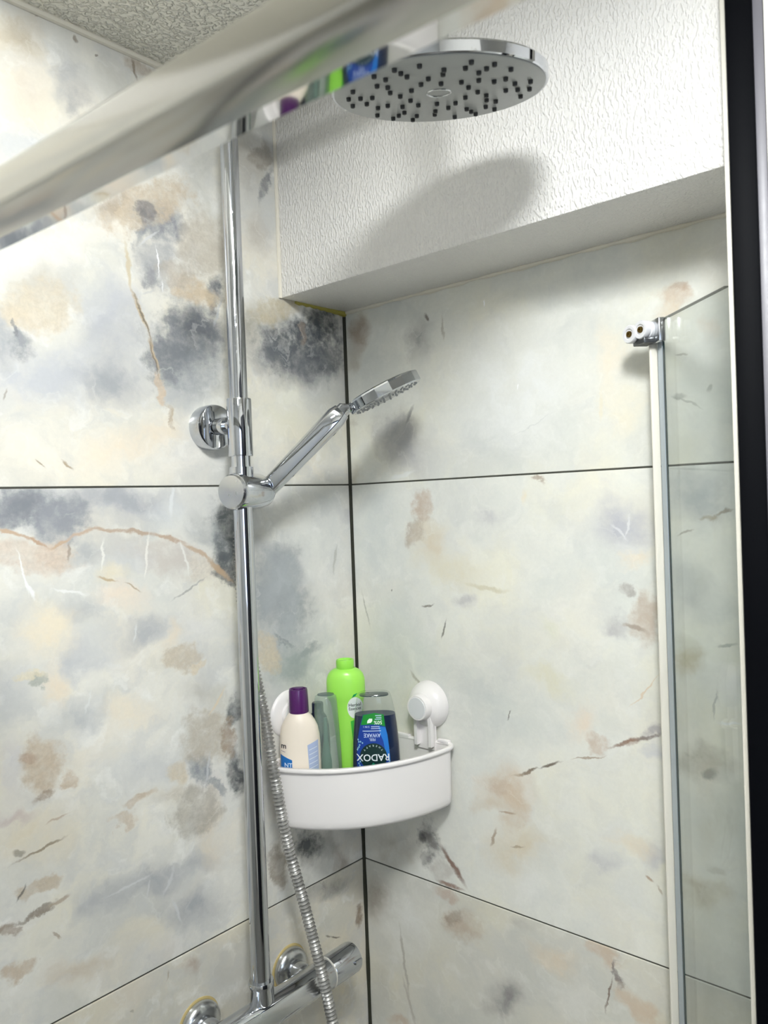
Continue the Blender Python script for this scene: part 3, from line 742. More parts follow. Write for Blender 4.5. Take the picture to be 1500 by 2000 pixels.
for (z0, z1), k in zip([(0.0, .4335), (.4335, 1.0325), (1.0325, 1.6312), (1.6312, CEIL - .003)], ['x', 'LB', 'LM', 'LT']):
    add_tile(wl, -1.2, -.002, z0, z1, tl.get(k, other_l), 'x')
    add_tile(wl, XF, -1.2, z0, z1, other_l, 'x')
for (z0, z1), k in zip([(0.0, .4335), (.4335, 1.0325), (1.0325, 1.6312), (1.6312, 1.905)], ['x', 'RB', 'RM', 'RT']):
    add_tile(wr, -1.2, -.002, z0, z1, tr.get(k, tr['RB']), 'y')
    add_tile(wr, YB, -1.2, z0, z1, other, 'y')
structure(MB().box((XF - .1, YB - .1, -.1), (.1, .1, 0)).build('floor', M['floor'], smooth=False), 'grey floor')
structure(MB().box((XD, YB - .1, CEIL), (.1, .1, CEIL2 + .1)).box((XF - .1, YB - .1, CEIL2), (XD, .1, CEIL2 + .1)).build('ceiling', M['ceiling'], smooth=False), 'off-white ceiling with stippled glossy paint')
structure(MB().box((XF, 0, CEIL - .003), (XD, .0016, CEIL2)).build('trim_7', M['paint'], smooth=False), 'painted strip above the tiles outside the shower')
structure(MB().box((XF - .1, YB - .1, 0), (XF, .1, CEIL2)).build('wall_far', plain('grey_wall_paint', (168, 168, 164), .6), smooth=False), 'plain painted wall behind the camera')
# back wall with a window opening
WX0, WX1, WZ0, WZ1 = -2.1, -1.3, 1.15, 1.95
wb = MB().box((XF, YB - .1, 0), (WX0, YB, CEIL2)).box((WX1, YB - .1, 0), (.1, YB, CEIL2)).box((WX0, YB - .1, 0), (WX1, YB, WZ0)).box((WX0, YB - .1, WZ1), (WX1, YB, CEIL2))
structure(wb.build('wall_back', M['paint'], smooth=False), 'plain painted wall behind the camera')
win = MB()
for a, b in (((WX0, YB - .07, WZ0), (WX0 + .05, YB - .02, WZ1)), ((WX1 - .05, YB - .07, WZ0), (WX1, YB - .02, WZ1)), ((WX0 + .05, YB - .07, WZ0), (WX1 - .05, YB - .02, WZ0 + .05)), ((WX0 + .05, YB - .07, WZ1 - .05), (WX1 - .05, YB - .02, WZ1)), ((-1.72, YB - .07, WZ0 + .05), (-1.68, YB - .02, WZ1 - .05))): win.box(a, b)
w1 = structure(win.build('window_1', M['white'], bevel=.003), 'white window frame')
pane = plain('frosted_daylight_pane', (205, 224, 255), .4, emit=WINDOW_W)
for a, b in ((WX0 + .05, -1.72), (-1.68, WX1 - .05)):
    MB().box((a, YB - .05, WZ0 + .05), (b, YB - .044, WZ1 - .05)).build('pane', pane, w1, smooth=False)
d1 = structure(MB().box((-1.28, YB, 0), (-.03, YB + .035, 2.1)).build('door_1', M['door'], bevel=.003), 'dark door out of view, added for the chrome to reflect')  # unseen; placed and widened to give the chrome pole its dark stripe
MB().lathe([(.0, 0), (.012, 0), (.012, .03), (.026, .04), (.026, .06), (0, .066)], 24, frame((-.98, YB + .035, 1.0), (0, 1, 0))).build('door_knob', M['chrome'], d1)

# boxed bulkhead along the right wall
BX, BZ = -.133, 1.905
bm_ = MB().box((BX, YB, BZ), (.0016, .0, CEIL))
so = structure(bm_.build('trim_1', M['soffit_face'], bevel=.003), 'white boxed-in bulkhead with orange-peel paint along the top of the right wall')
# caulk and mould lines
def bead(pts, r, seg=8):
    return MB().tube(pts, r, seg)
random.seed(3)
zl = [i * .012 for i in range(0, 159)]
def rad(z):
    if 1.30 < z < 1.60: return .0022 + .0006 * math.sin(z * 60)
    if z > 1.60: return .0030 + .0005 * math.sin(z * 47)
    return .0036 + .0006 * math.sin(z * 53)
structure(bead([(-.0006, -.0006, z) for z in zl], lambda i: rad(zl[i])).build('trim_2', M['sealant_dark']), 'black mouldy sealant bead down the corner between the two tiled walls')
xs = [-.105 + i * .0075 for i in range(15)]
structure(bead([(x, -.001, BZ - .001 + .0008 * math.sin(x * 400)) for x in xs], lambda i: .0028 + .0035 * (i / 14) ** 3).build('trim_3', M['sealant_yellow']), 'yellowed sealant bead where the bulkhead meets the left wall')
ys = [-.006 - i * .014 for i in range(60)]
structure(bead([(-.001, y, BZ - .001) for y in ys], lambda i: .0030 + .0011 * math.sin(i * 1.7) + .0008 * math.sin(i * .6)).build('trim_4', M['caulk']), 'lumpy off-white caulk under the bulkhead along the right wall')
structure(bead([(XF, -.001, CEIL - .002), (-.2, -.001, CEIL - .002), (BX, -.001, CEIL - .002)], .0045).build('trim_5', M['caulk']), 'off-white caulk line between ceiling and left wall')
structure(bead([(BX - .001, -.001, BZ), (BX - .001, -.001, 2.02), (BX - .001, -.001, CEIL)], .003).build('trim_6', M['caulk']), 'thin caulk line down the bulkhead edge on the left wall')

# ------------------------------------------------------------------ lamps
def fill_lamp(name, loc, power, label, r=.048):
    t = thing(name, label, 'ceiling light', loc, None)
    MB().lathe([(r, -.004), (r + .012, -.004), (r + .014, 0), (r + .014, .009), (r, .009)], 48, Matrix.Translation(loc), caps=(False, False)).build('trim_ring', M['white'], t)
    MB().lathe([(0.0, .003), (r, .003), (r, .006), (0, .006)], 48, Matrix.Translation(loc)).build('diffuser', plain('lamp_diffuser_' + name, (255, 250, 240), .5, emit=2), t)
    ld = bpy.data.lights.new('lamp_light', 'AREA'); ld.shape = 'DISK'; ld.size = 2 * r; ld.energy = power; ld.color = (.955, .985, 1.0)
    o = bpy.data.objects.new('lamp_light', ld); COL.objects.link(o); o.parent = t; o.location = (0, 0, -.006)
    return t
t = thing('globe_lamp', 'round globe lamp on the higher ceiling just outside the shower', 'lamp', (LAMP.x, LAMP.y, CEIL2))
MB().lathe([(0, CEIL2), (.06, CEIL2), (.06, CEIL2 - .010), (.02, CEIL2 - .016), (.02, LAMP.z + .090), (0, LAMP.z + .090)], 40, Matrix.Translation((LAMP.x, LAMP.y, 0))).build('lamp_base', M['white'], t)
ld = bpy.data.lights.new('globe', 'POINT'); ld.shadow_soft_size = .10; ld.energy = LAMP_W; ld.color = (.955, .985, 1.0)
o = bpy.data.objects.new('globe', ld); COL.objects.link(o); o.parent = t; o.location = (0, 0, LAMP.z - CEIL2)
fill_lamp('fill_downlight', Vector((-1.6, -1.3, CEIL2 - .01)), FILL_W, 'added fill light in the ceiling outside the shower, out of view', .12)  # added fill light, unseen, to lift the shaded side

# ------------------------------------------------------------------ shower column
PX, PY = -.2655, -.06
t = thing('shower_column', 'tall chrome riser rail on the left wall with sleeve, wall bracket and overhead arm', 'shower rail', (PX, PY, .962))
MB().lathe([(.0124, .960), (.0124, 1.70)], 36, Matrix.Translation((PX, PY, 0))).build('riser_pipe', M['chrome'], t)
pts = [(PX, PY, 1.69), (PX, PY, 2.07)]
R = .05
for k in range(13):
    a = k / 12 * math.pi / 2
    pts.append((PX, PY - R + R * math.cos(a), 2.077 + R * math.sin(a)))
pts.append((PX - .022, -.27, 2.127))
for k in range(9):
    a = k / 8 * math.pi / 2
    pts.append((PX - .0425, -.408 - .018 * math.sin(a), 2.109 + .018 * math.cos(a)))
pts.append((PX - .0432, -.4275, 2.0370))
MB().tube(pts, .0116, 28).build('overhead_arm', M['chrome_dirty'], t)
MB().lathe([(.0118, 1.667), (.0156, 1.667), (.0160, 1.669), (.0160, 1.739), (.0156, 1.741), (.0118, 1.741)], 40, Matrix.Translation((PX, PY, 0))).build('sleeve', M['chrome'], t)
MB().lathe([(.0126, .9575), (.0158, .9575), (.0162, .960), (.0162, .978), (.0168, .979), (.0168, .983), (.0158, .986), (.0126, .986)], 40, Matrix.Translation((PX, PY, 0))).build('base_collar', M['chrome_dirty'], t)
br = MB().lathe([(0, 0), (.0298, 0), (.0298, .017), (.0288, .0195), (.0265, .0205), (.0, .0205)], 48, frame((PX - .006, 0, 1.7085), (0, -1, 0))).build('wall_bracket', M['chrome'], t)
MB().lathe([(.0115, .0205), (.0115, .034), (.0105, .036), (.0075, .036), (.0075, .056)], 28, frame((PX - .006, 0, 1.7085), (.12, -1, 0))).build('bracket_stem', M['chrome'], br)

# slider that clamps the handset (axis leans towards the room)
AX = Vector((-.974, -.225, 0)).normalized()
SL = Vector((PX, PY, 1.6216))
t = thing('handset_slider', 'chrome barrel-shaped slider clamped on the riser rail and holding the hand shower', 'holder', SL)
F = frame(SL, AX)
MB().lathe([(0, -.033), (.0228, -.033), (.0238, -.031), (.0238, .016), (.0228, .019), (.0205, .0205), (0, .0212)], 56, F).build('barrel', M['chrome'], t)
MB().lathe([(.0212, .0195), (.0222, .0205), (.0205, .0228), (0, .0236)], 56, F).build('end_cap', M['chrome_satin'], t)
MB().lathe([(0, -.047), (.0185, -.047), (.0208, -.044), (.0215, -.0345), (.0200, -.0325), (0, -.0325)], 44, F).build('cone_ring', M['chrome_dirty'], t)
MB().lathe([(.0128, 1.640), (.0155, 1.640), (.0155, 1.653), (.0128, 1.653)], 30, Matrix.Translation((PX, PY, 0))).build('clamp_collar', M['chrome'], t)

# overhead shower head
HC = Vector((-.3020, -.4230, 1.9890))
HN = Vector((.157, .118, -.981)).normalized()          # spray direction: the ball joint leans the disc towards the corner
t = thing('overhead_shower', 'large round chrome overhead shower head with grey spray plate and dark nozzles', 'shower head', HC)
HR = .1024
TH = frame(HC, -HN, (1, 0, 0))
MB().lathe([(HR - .006, .0006), (HR - .001, 0), (HR, .001), (HR, .0095), (HR - .002, .0115), (.03, .0165), (.0, .0165)], 120, TH, caps=(True, True)).build('disc_body', M['chrome_dirty'], t)
MB().lathe([(0, -.0012), (HR - .004, -.0012), (HR - .0028, -.0004), (HR - .0028, .001), (0, .001)], 120, TH).build('spray_plate', M['spray'], t)
nz = MB()
def nozzle(x, y):
    nz.lathe([(.0024, -.0012), (.0022, -.0042), (.0014, -.0046), (0, -.0046)], 9, TH @ Matrix.Translation((x, y, 0)), caps=(False, True))
for k in range(12):
    a = math.radians(k * 30 + 11)
    for rr in ((.36, .62, .73, .84) if k % 2 == 0 else (.30, .55, .66)):
        nozzle(math.cos(a) * rr * HR, math.sin(a) * rr * HR)
    a2 = a + math.radians(15)
    for rr in ((.47, .82) if k % 2 == 0 else (.70, .84)):
        nozzle(math.cos(a2) * rr * HR, math.sin(a2) * rr * HR)
o = nz.build('nozzles', M['nozzle'], t); o['kind'] = 'stuff'
rg = MB(); ring = []
for j in range(40):
    a = 2 * math.pi * j / 40
    ring.append([tuple(TH @ Vector((math.cos(a) * (.0112 + .0009 * math.cos(b)), math.sin(a) * (.0112 + .0009 * math.cos(b)), -.0014 + .0009 * math.sin(b)))) for b in [2 * math.pi * q / 8 for q in range(8)]])
rg.rings(ring, closed=True).build('centre_ring', M['chrome_satin'], t)
MB().lathe([(.016, .0160), (.016, .024), (.0125, .027), (.0140, .031), (.0150, .036), (.0140, .041), (.011, .045), (0, .046)], 32, TH).build('ball_joint', M['chrome_dirty'], t)

# hand shower
B = Vector((-.2265, -.0520, 1.6165)); J = Vector((-.1563, -.1389, 1.7242)); C = Vector((-.1221, -.1852, 1.7452))
E1 = Vector((.616, -.788, 0)).normalized()
ax = (J - B).normalized()
t = thing('hand_shower', 'chrome hand shower with flat handle and round head slotted in the slider', 'hand shower', B)
side = Vector((0, 0, 1)).cross(E1).normalized()          # horizontal, across the handle
nrm_ = ax.cross(side).normalized()
rs = []
Lh = (J - B).length
def octo(c, a, b, ch=.42):
    c2 = ch + .2
    k = [(1, c2), (ch, 1), (-ch, 1), (-1, c2), (-1, -c2), (-ch, -1), (ch, -1), (1, -c2)]
    return [tuple(c + side * (x * a) + nrm_ * (y * b)) for x, y in k]
for s_, a, b in ((-.012, .0090, .0090), (.012, .0098, .0098), (.0125, .0116, .0118), (.05, .0124, .0126), (.8 * Lh, .0142, .0138), (.93 * Lh, .0140, .0136), (Lh, .0116, .0108)):
    rs.append(octo(B + ax * s_, a, b))
MB().rings(rs).build('handle', M['chrome'], t, bevel=.0011, bseg=2)
hd = Vector((.905 * E1.x, .905 * E1.y, .425)).normalized()    # head axis, from the neck to the tip
hn = (E1 * .425 - Vector((0, 0, .905)) + Vector((.752, .659, 0)) * .06).normalized()          # spray side
FH = frame(C, hn, hd)
HRr = .0515
MB().rings([octo(J - ax * .003, .0106, .0092), octo(J + ax * .006, .0114, .0088), octo(C - hd * (HRr - .006), .0150, .0080)]).build('neck', M['chrome'], t, bevel=.0015)
MB().lathe([(0, -.0108), (.035, -.0104), (.047, -.0094), (.0508, -.0080), (HRr, -.0060), (HRr, .0055), (.0503, .0066), (.047, .0066)], 16, FH @ Matrix.Rotation(math.pi / 16, 4, 'Z')).build('head_shell', M['chrome'], t, angle=14)
MB().lathe([(0, .0068), (.0475, .0068), (.049, .0062), (.049, .004), (0, .004)], 48, FH).build('spray_plate', M['chrome_satin'], t)
nz = MB()
for rr, n in ((.009, 6), (.018, 12), (.027, 18), (.036, 24), (.0435, 28)):
    for k in range(n):
        a = 2 * math.pi * (k + .5 * (n % 4 == 0)) / n
        nz.lathe([(.0015, .0068), (.0012, .0080), (0, .0082)], 6, FH @ Matrix.Translation((rr * math.cos(a), rr * math.sin(a), 0)), caps=(False, True))
o = nz.build('nozzles', plain('nozzle_grey', (176, 178, 178), .4), t); o['kind'] = 'stuff'
MB().rings([octo(B + ax * (.36 * Lh) + nrm_ * q, .0001, .0001) for q in (0, .0001)]) if False else None

# hose: corrugated steel, from the handset down in front of the basket to the mixer
hp = [B - ax * .012, Vector((-.2425, -.0385, 1.594)), Vector((-.2461, -.0242, 1.5607)), Vector((-.2400, -.0195, 1.47)), Vector((-.2245, -.0190, 1.3833)), Vector((-.2186, -.0292, 1.3208)), Vector((-.2270, -.0540, 1.2569)),
      Vector((-.2168, -.0646, 1.1531)), Vector((-.1955, -.0790, 1.0369)), Vector((-.1772, -.0989, .897)), Vector((-.168, -.112, .74)), Vector((-.185, -.11, .60)), Vector((-.225, -.09, .56)), Vector((-.255, -.068, .66)), Vector((-.2655, -.06, .80)), Vector((-.2655, -.06, .885))]
step = .00105
path = resample(spline(hp, 24), step)
t = thing('shower_hose', 'ribbed grey steel shower hose hanging from the hand shower past the basket', 'hose', (-.168, -.112, .55))
MB().tube(path, lambda i: 0.0065 + .0016 * math.sin(2 * math.pi * i * step / .0054), 12).build('corrugated_sleeve', M['hose'], t, angle=60)
MB().lathe([(.0078, .872), (.0095, .873), (.0095, .9025), (.0078, .9035)], 24, Matrix.Translation((PX, PY, 0))).build('end_nut', M['chrome'], t)

# thermostatic mixer bar
MZ = .9385
t = thing('mixer_valve', 'chrome thermostatic mixer bar at the foot of the riser rail', 'shower valve', (-.26, PY, MZ))
FX = frame((0, PY, MZ), (1, 0, 0))
MB().lathe([(0, -.372), (.0205, -.372), (.0212, -.370), (.0212, -.150), (.0205, -.1485), (0, -.1485)], 56, FX).build('bar_body', M['chrome_dirty'], t)
kn = MB().lathe([(0, -.1475), (.0208, -.1475), (.0216, -.1465), (.0216, -.099), (.0208, -.0965), (.0185, -.0955), (0, -.0955)], 56, FX).build('temperature_knob', M['chrome_dirty'], t)
MB().box((-.112, PY - .0235, MZ + .002), (-.0985, PY - .0205, MZ + .007)).build('stop_button', M['chrome'], kn, bevel=.0008)
MB().lathe([(.0195, -.1487), (.0221, -.1483), (.0221, -.1476), (.0195, -.1472)], 56, FX, caps=(False, False)).build('trim_band', M['seal'], t)
MB().lathe([(0, -.4345), (.0185, -.4345), (.0208, -.4335), (.0216, -.431), (.0216, -.3735), (.0208, -.3725), (0, -.3725)], 56, FX).build('flow_knob', M['chrome_dirty'], t)
# raised flat plate with a rounded end on the front of the bar
pl_ = []
for q in range(13):
    a = -math.pi / 2 + math.pi * q / 12
    pl_.append((-.168 + .0105 * math.cos(a), .0105 * math.sin(a)))
pl_ += [(-.355, .0105), (-.355, -.0105)]
fd = Vector((0, -.94, .34)).normalized(); ud = Vector((0, .34, .94)).normalized()
o3 = Vector((0, PY, MZ))
rings_ = [[tuple(o3 + Vector((x, 0, 0)) + ud * v + fd * h) for x, v in pl_] for h in (.016, .0222)]
MB().rings(rings_).build('front_plate', M['chrome_satin'], t, bevel=.0012)
for xr in (-.166, -.322):
    e = MB().lathe([(0, .0005), (.029, .0005), (.029, .006), (.0275, .0095), (.022, .0135), (.015, .0150), (0, .0150)], 44, frame((xr, 0, .934), (0, -1, 0))).build('wall_rosette', M['chrome_satin'], t)
    MB().lathe([(.0125, .0150), (.0145, .0165), (.0145, .032), (.0135, .034), (.0125, .038), (.0125, .048)], 6 if False else 28, frame((xr, 0, .934), (0, -1, 0))).build('inlet_nut', M['chrome'], e)
    MB().lathe([(.0285, -.0002), (.0320, -.0002), (.0312, .0010), (.0288, .0012)], 44, frame((xr, 0, .934), (0, -1, 0)), caps=(False, False)).build('sealant_ring', plain('rosette_sealant', (196, 176, 120), .6, bump=.3), e)
MB().lathe([(.0105, -.034), (.0105, -.0195)], 24, Matrix.Translation((PX, PY, MZ))).build('hose_outlet', M['chrome'], t)

# ------------------------------------------------------------------ corner basket
TILT = .0426
BT = thing('corner_basket', 'white plastic corner basket with two suction cups holding the bottles', 'basket', (-.09, -.09, 1.157))
Rb = .199
def outline(R, inset=.0, n=40, rc=.016):
    """quarter-round plan: rounded front, two straight backs against the walls, rounded corners"""
    off = -.004 - inset; r = R - inset
    p = []
    def arc(cx, cy, rad, a0, a1, k):
        for i in range(k + 1):
            a = math.radians(a0 + (a1 - a0) * i / k); p.append((cx + rad * math.cos(a), cy + rad * math.sin(a)))
    rc = max(.003, rc - inset)
    # corner on the left wall
    d = math.sqrt((r - rc) ** 2 - (off - rc) ** 2)
    aL = math.degrees(math.atan2(off - rc, -d))            # just past 180
    arc(-d, off - rc, rc, 90, 180 + (aL % 360 - 180), 8)
    arc(0, 0, r, aL % 360, 270 - (aL % 360 - 180), n)
    arc(off - rc, -d, rc, 270 - (aL % 360 - 180), 360, 8)
    arc(off - .008, off - .008, .008, 0, 90, 5)
    return p
def bz(x, y, z): return z + TILT * (x - y)
def ring_(R, inset, z, rc=.016): return [(x, y, bz(x, y, z)) for x, y in outline(R, inset, rc=rc)]
ZR, ZB = 1.2436, 1.157
tub = [ring_(Rb, .014, ZB + .0), ring_(Rb, .009, ZB + .0015), ring_(Rb, .0065, ZB + .006), ring_(Rb, .0055, ZB + .014), ring_(Rb, .0045, ZR - .004), ring_(Rb, .0045, ZR - .001),
       ring_(Rb, .0070, ZR - .001), ring_(Rb, .0078, ZB + .012), ring_(Rb, .011, ZB + .006), ring_(Rb, .016, ZB + .004)]
MB().rings(tub).build('tub', M['white'], BT, angle=50)
rim = [ring_(Rb, .0048, ZR - .0058), ring_(Rb, .001, ZR - .0052), ring_(Rb, .0, ZR - .004), ring_(Rb, .0, ZR - .001), ring_(Rb, .0014, ZR + .0008), ring_(Rb, .0058, ZR + .0008), ring_(Rb, .0074, ZR - .001), ring_(Rb, .0066, ZR - .0045)]
MB().rings(rim, closed=True).build('rim', M['white'], BT, angle=50)
# raised notched tabs along the two backs and a hanger with suction cup on each wall
def tabs(wall):
    for u0, u1 in ((-.045, -.02), (-.078, -.052), (-.112, -.085), (-.186, -.166)):
        mb = MB()
        if wall == 'R': vs = ((-.0115, u0), (-.0045, u1))
        else: vs = ((u0, -.0115), (u1, -.0045))
        (xa, ya), (xb, yb) = vs
        xc, yc = (xa + xb) / 2, (ya + yb) / 2
        z = bz(xc, yc, ZR)
        mb.box((min(xa, xb), min(ya, yb), z - .001), (max(xa, xb), max(ya, yb), z + .0045)).build('tab', M['white'], BT, bevel=.0012)
tabs('R'); tabs('L')
for wall, u, zc in (('R', -.147, 1.3015), ('L', -.149, 1.2985)):
    org = (-.0005, u, zc) if wall == 'R' else (u, -.0005, zc)
    nd = (-1, 0, 0) if wall == 'R' else (0, -1, 0)
    FW = frame(org, nd)
    deep = 1.0 if wall == 'R' else .36          # the left cup is pressed flat behind the lotion bottle
    prof = [(0, 0), (.0335, 0), (.0345, .0012), (.0340, .004), (.0335, .0065), (.0325, .0095), (.0295, .0145), (.0245, .0185), (.0195, .021), (.0185, .025), (.0185, .0305), (.0175, .0320), (.0, .0320)]
    cu = MB().lathe([(r, h * deep) for r, h in prof], 56, FW).build('suction_cup', M['white'], BT, angle=40)
    MB().lathe([(r, h * deep) for r, h in ((0, .0320), (.0155, .0320), (.0150, .0326), (0, .0328))], 48, FW).build('knob_face', plain('cup_face', (226, 227, 228), .35), cu)
    z0 = ZR - .012 + (TILT * .147 if wall == 'R' else -TILT * .149)
    if wall == 'R': MB().box((-.0135, u - .0155, z0), (-.0080, u + .0155, zc - .012)).box((-.0215, u - .0155, z0 + .006), (-.0130, u - .0105, zc - .014)).box((-.0215, u + .0105, z0 + .006), (-.0130, u + .0155, zc - .014)).build('hanger', M['white'], BT, smooth=False)
    else: MB().box((u - .0155, -.0105, z0), (u + .0155, -.0070, zc - .012)).build('hanger', M['white'], BT, smooth=False)

# ------------------------------------------------------------------ bottles
RV = Vector((.659, -.752, 0)).normalized(); VV = Vector((.752, .659, 0)).normalized()     # across / away from the camera
def bframe(x, y, z=0): return Matrix(((RV.x, VV.x, 0, x), (RV.y, VV.y, 0, y), (0, 0, 1, z), (0, 0, 0, 1)))
def floor_z(x, y, a=.05): return bz(x, y, ZB) + .0042 + TILT * a
def sup(a, b, z, n=2.0, seg=44, cx=0):
    out = []
    for j in range(seg):
        th = 2 * math.pi * j / seg; c, s = math.cos(th), math.sin(th)
        out.append((cx + a * math.copysign(abs(c) ** (2 / n), c), b * math.copysign(abs(s) ** (2 / n), s), z))
    return out
class Bottle:
    """profile rows: z, half width, half depth, exponent, centre shift"""
    def __init__(s, x, y, rows): s.F = bframe(x, y); s.rows = rows; s.x, s.y = x, y
    def at(s, z):
        R = s.rows
        if z <= R[0][0]: return R[0]
        for p, q in zip(R, R[1:]):
            if p[0] <= z <= q[0]:
                k = (z - p[0]) / max(1e-9, q[0] - p[0]); return tuple(a + (b - a) * k for a, b in zip(p, q))
        return R[-1]
    def surf(s, u, z, lift=.0003):
        _, a, b, n, cx = s.at(z); k = min(.995, abs((u - cx) / a))
        v = -b * (1 - k ** n) ** (1 / n) - lift
        return s.F @ Vector((u, v, z))
    def body(s, name, mat, parent, z0=None, z1=None, grow=0, seg=44, bevel=0):
        zs_ = [r[0] for r in s.rows if (z0 is None or r[0] >= z0 - 1e-6) and (z1 is None or r[0] <= z1 + 1e-6)]
        rr = [sup(s.at(z)[1] + grow, s.at(z)[2] + grow, z, s.at(z)[3], seg, s.at(z)[4]) for z in zs_]
        return MB().rings(rr, mat=s.F).build(name, mat, parent, angle=42)
    def patch(s, poly, name, rgb, parent, lift=.0003):
        """flat print: outline in (u, z), filled with a fine grid so that it follows the curve"""
        bm2 = bmesh.new()
        f = bm2.faces.new([bm2.verts.new((u, z, 0)) for u, z in poly])
        lo = min(u for u, z in poly); hi = max(u for u, z in poly); zl_ = min(z for u, z in poly); zh = max(z for u, z in poly)
        for k in range(1, 16):
            c = lo + (hi - lo) * k / 16
            bmesh.ops.bisect_plane(bm2, geom=bm2.verts[:] + bm2.edges[:] + bm2.faces[:], plane_co=(c, 0, 0), plane_no=(1, 0, 0))
        for k in range(1, 10):
            c = zl_ + (zh - zl_) * k / 10
            bmesh.ops.bisect_plane(bm2, geom=bm2.verts[:] + bm2.edges[:] + bm2.faces[:], plane_co=(0, c, 0), plane_no=(0, 1, 0))
        bmesh.ops.triangulate(bm2, faces=bm2.faces[:])
        bm2.verts.index_update()
        vs = [s.surf(v.co.x, v.co.y, lift) for v in bm2.verts]; fs = [tuple(v.index for v in f2.verts) for f2 in bm2.faces]
        bm2.free()
        return MB().add(vs, fs).build(name, ink(rgb), parent)
    def words(s, body, u, z, size, rgb, parent, flip=False, rot=0, lift=.0006, sx=1.0, name='lettering'):
        vs, fs = text_mesh(body, size)
        ca, sa = math.cos(rot), math.sin(rot); out = []
        for x, y in vs:
            x *= sx
            if flip: x, y = -x, -y
            x, y = x * ca - y * sa, x * sa + y * ca
            out.append(s.surf(u + x, z + y, lift))
        return MB().add(out, fs).build(name, ink(rgb), parent, smooth=False)
def ell(cu, cz, a, b, n=28): return [(cu + a * math.cos(2 * math.pi * k / n), cz + b * math.sin(2 * math.pi * k / n)) for k in range(n)]

# cream bottle with a purple cap
x, y = -.1635, -.0395
z0 = floor_z(x, y)
t = thing('lotion_bottle', 'cream bottle with a purple cap and blue print at the left end of the basket', 'bottle', (x, y, z0))
bo = Bottle(x, y, [(z0, .0255, .016, 2, 0), (z0 + .003, .0280, .0178, 2, 0), (1.20, .0288, .0182, 2, 0), (1.264, .0288, .0182, 2, 0), (1.278, .0281, .0180, 2, 0), (1.290, .0258, .0176, 2, 0), (1.298, .0220, .0175, 2, 0), (1.305, .0175, .0155, 2, 0), (1.3095, .0135, .0130, 2, 0), (1.312, .0125, .0125, 2, 0)])
bo.body('bottle_body', M['cream'], t)
cp = MB().rings([sup(a, a, z) for z, a in ((1.3098, .0136), (1.311, .0140), (1.326, .0137), (1.340, .0131), (1.3428, .0124), (1.3428, .0108), (1.3405, .0100), (1.3405, .0002))], mat=bframe(x, y)).build('cap', M['purple'], t, angle=40)
MB().rings([sup(a, a * .8, z) for z, a in ((1.3406, .0072), (1.3440, .0068), (1.3445, .0045), (1.3445, .0001))], mat=bframe(x, y)).build('cap_button', M['purple'], cp)
bo.patch([(.0148, 1.200), (.0262, 1.203), (.0262, 1.2725), (.0120, 1.2670)], 'back_label', (176, 190, 220), t)
for k in range(9):
    zz = 1.2595 - k * .0065
    bo.patch([(.0140, zz), (.0250, zz + .0035), (.0250, zz + .0044), (.0140, zz + .0009)], 'label_line', (232, 236, 244), t, .0005)
bo.patch([(-.0272, 1.205), (-.0110, 1.205), (-.0100, 1.2470), (-.0180, 1.2500), (-.0272, 1.2535)], 'blue_label', (20, 110, 186), t)
bo.words('NT', -.0158, 1.2395, .0085, (226, 238, 250), t)
bo.words('m', -.0218, 1.2660, .0110, (30, 24, 40), t)
bo.patch([(-.0262, 1.2585), (-.0195, 1.2575), (-.0195, 1.2581), (-.0262, 1.2591)], 'label_line', (120, 90, 130), t, .0005)

# slim navy bottle tucked between
x, y = -.1180, -.0300
z0 = floor_z(x, y)
t = thing('shampoo_bottle', 'slim dark navy bottle half hidden between the cream bottle and the grey clear bottle', 'bottle', (x, y, z0))
bo = Bottle(x, y, [(z0, .0150, .0115, 2.4, 0), (z0 + .003, .0165, .0125, 2.4, 0), (1.262, .0165, .0125, 2.4, 0), (1.280, .0155, .0118, 2.3, 0), (1.292, .0125, .0105, 2.1, 0), (1.297, .0090, .0090, 2, 0)])
bo.body('bottle_body', M['navy'], t)
MB().rings([sup(a, a, z) for z, a in ((1.2972, .0086), (1.311, .0084), (1.3125, .0074))], mat=bframe(x, y)).build('cap', M['navy'], t)

# grey see-through bottle
x, y = -.1275, -.0575
z0 = floor_z(x, y)
t = thing('conditioner_bottle', 'grey-green see-through bottle without a label between cream and lime bottles', 'bottle', (x, y, z0))
bo = Bottle(x, y, [(z0, .0185, .0145, 2.2, .001), (z0 + .003, .0200, .0155, 2.2, .001), (1.25, .0192, .0152, 2.2, .0005), (1.300, .0172, .0145, 2.1, 0), (1.3235, .0158, .0136, 2, -.0002), (1.3275, .0148, .0128, 2, -.0002), (1.3290, .0125, .0108, 2, -.0002)])
bo.body('bottle_body', M['grey_clear'], t)
MB().rings([sup(a, a * .86, z) for z, a in ((1.3293, .0120), (1.3302, .0118), (1.3304, .0001))], mat=bframe(x, y)).build('base_dimple', plain('bottle_dark_base', (84, 100, 100), .25), t)
MB().rings([sup(a, a * .7, z, cx=-.002) for z, a in ((z0 + .006, .0085), (1.235, .0075), (1.262, .0035), (1.296, .0022))], mat=bframe(x, y)).build('gel_remnant', plain('grey_gel', (92, 122, 112), .3), t)

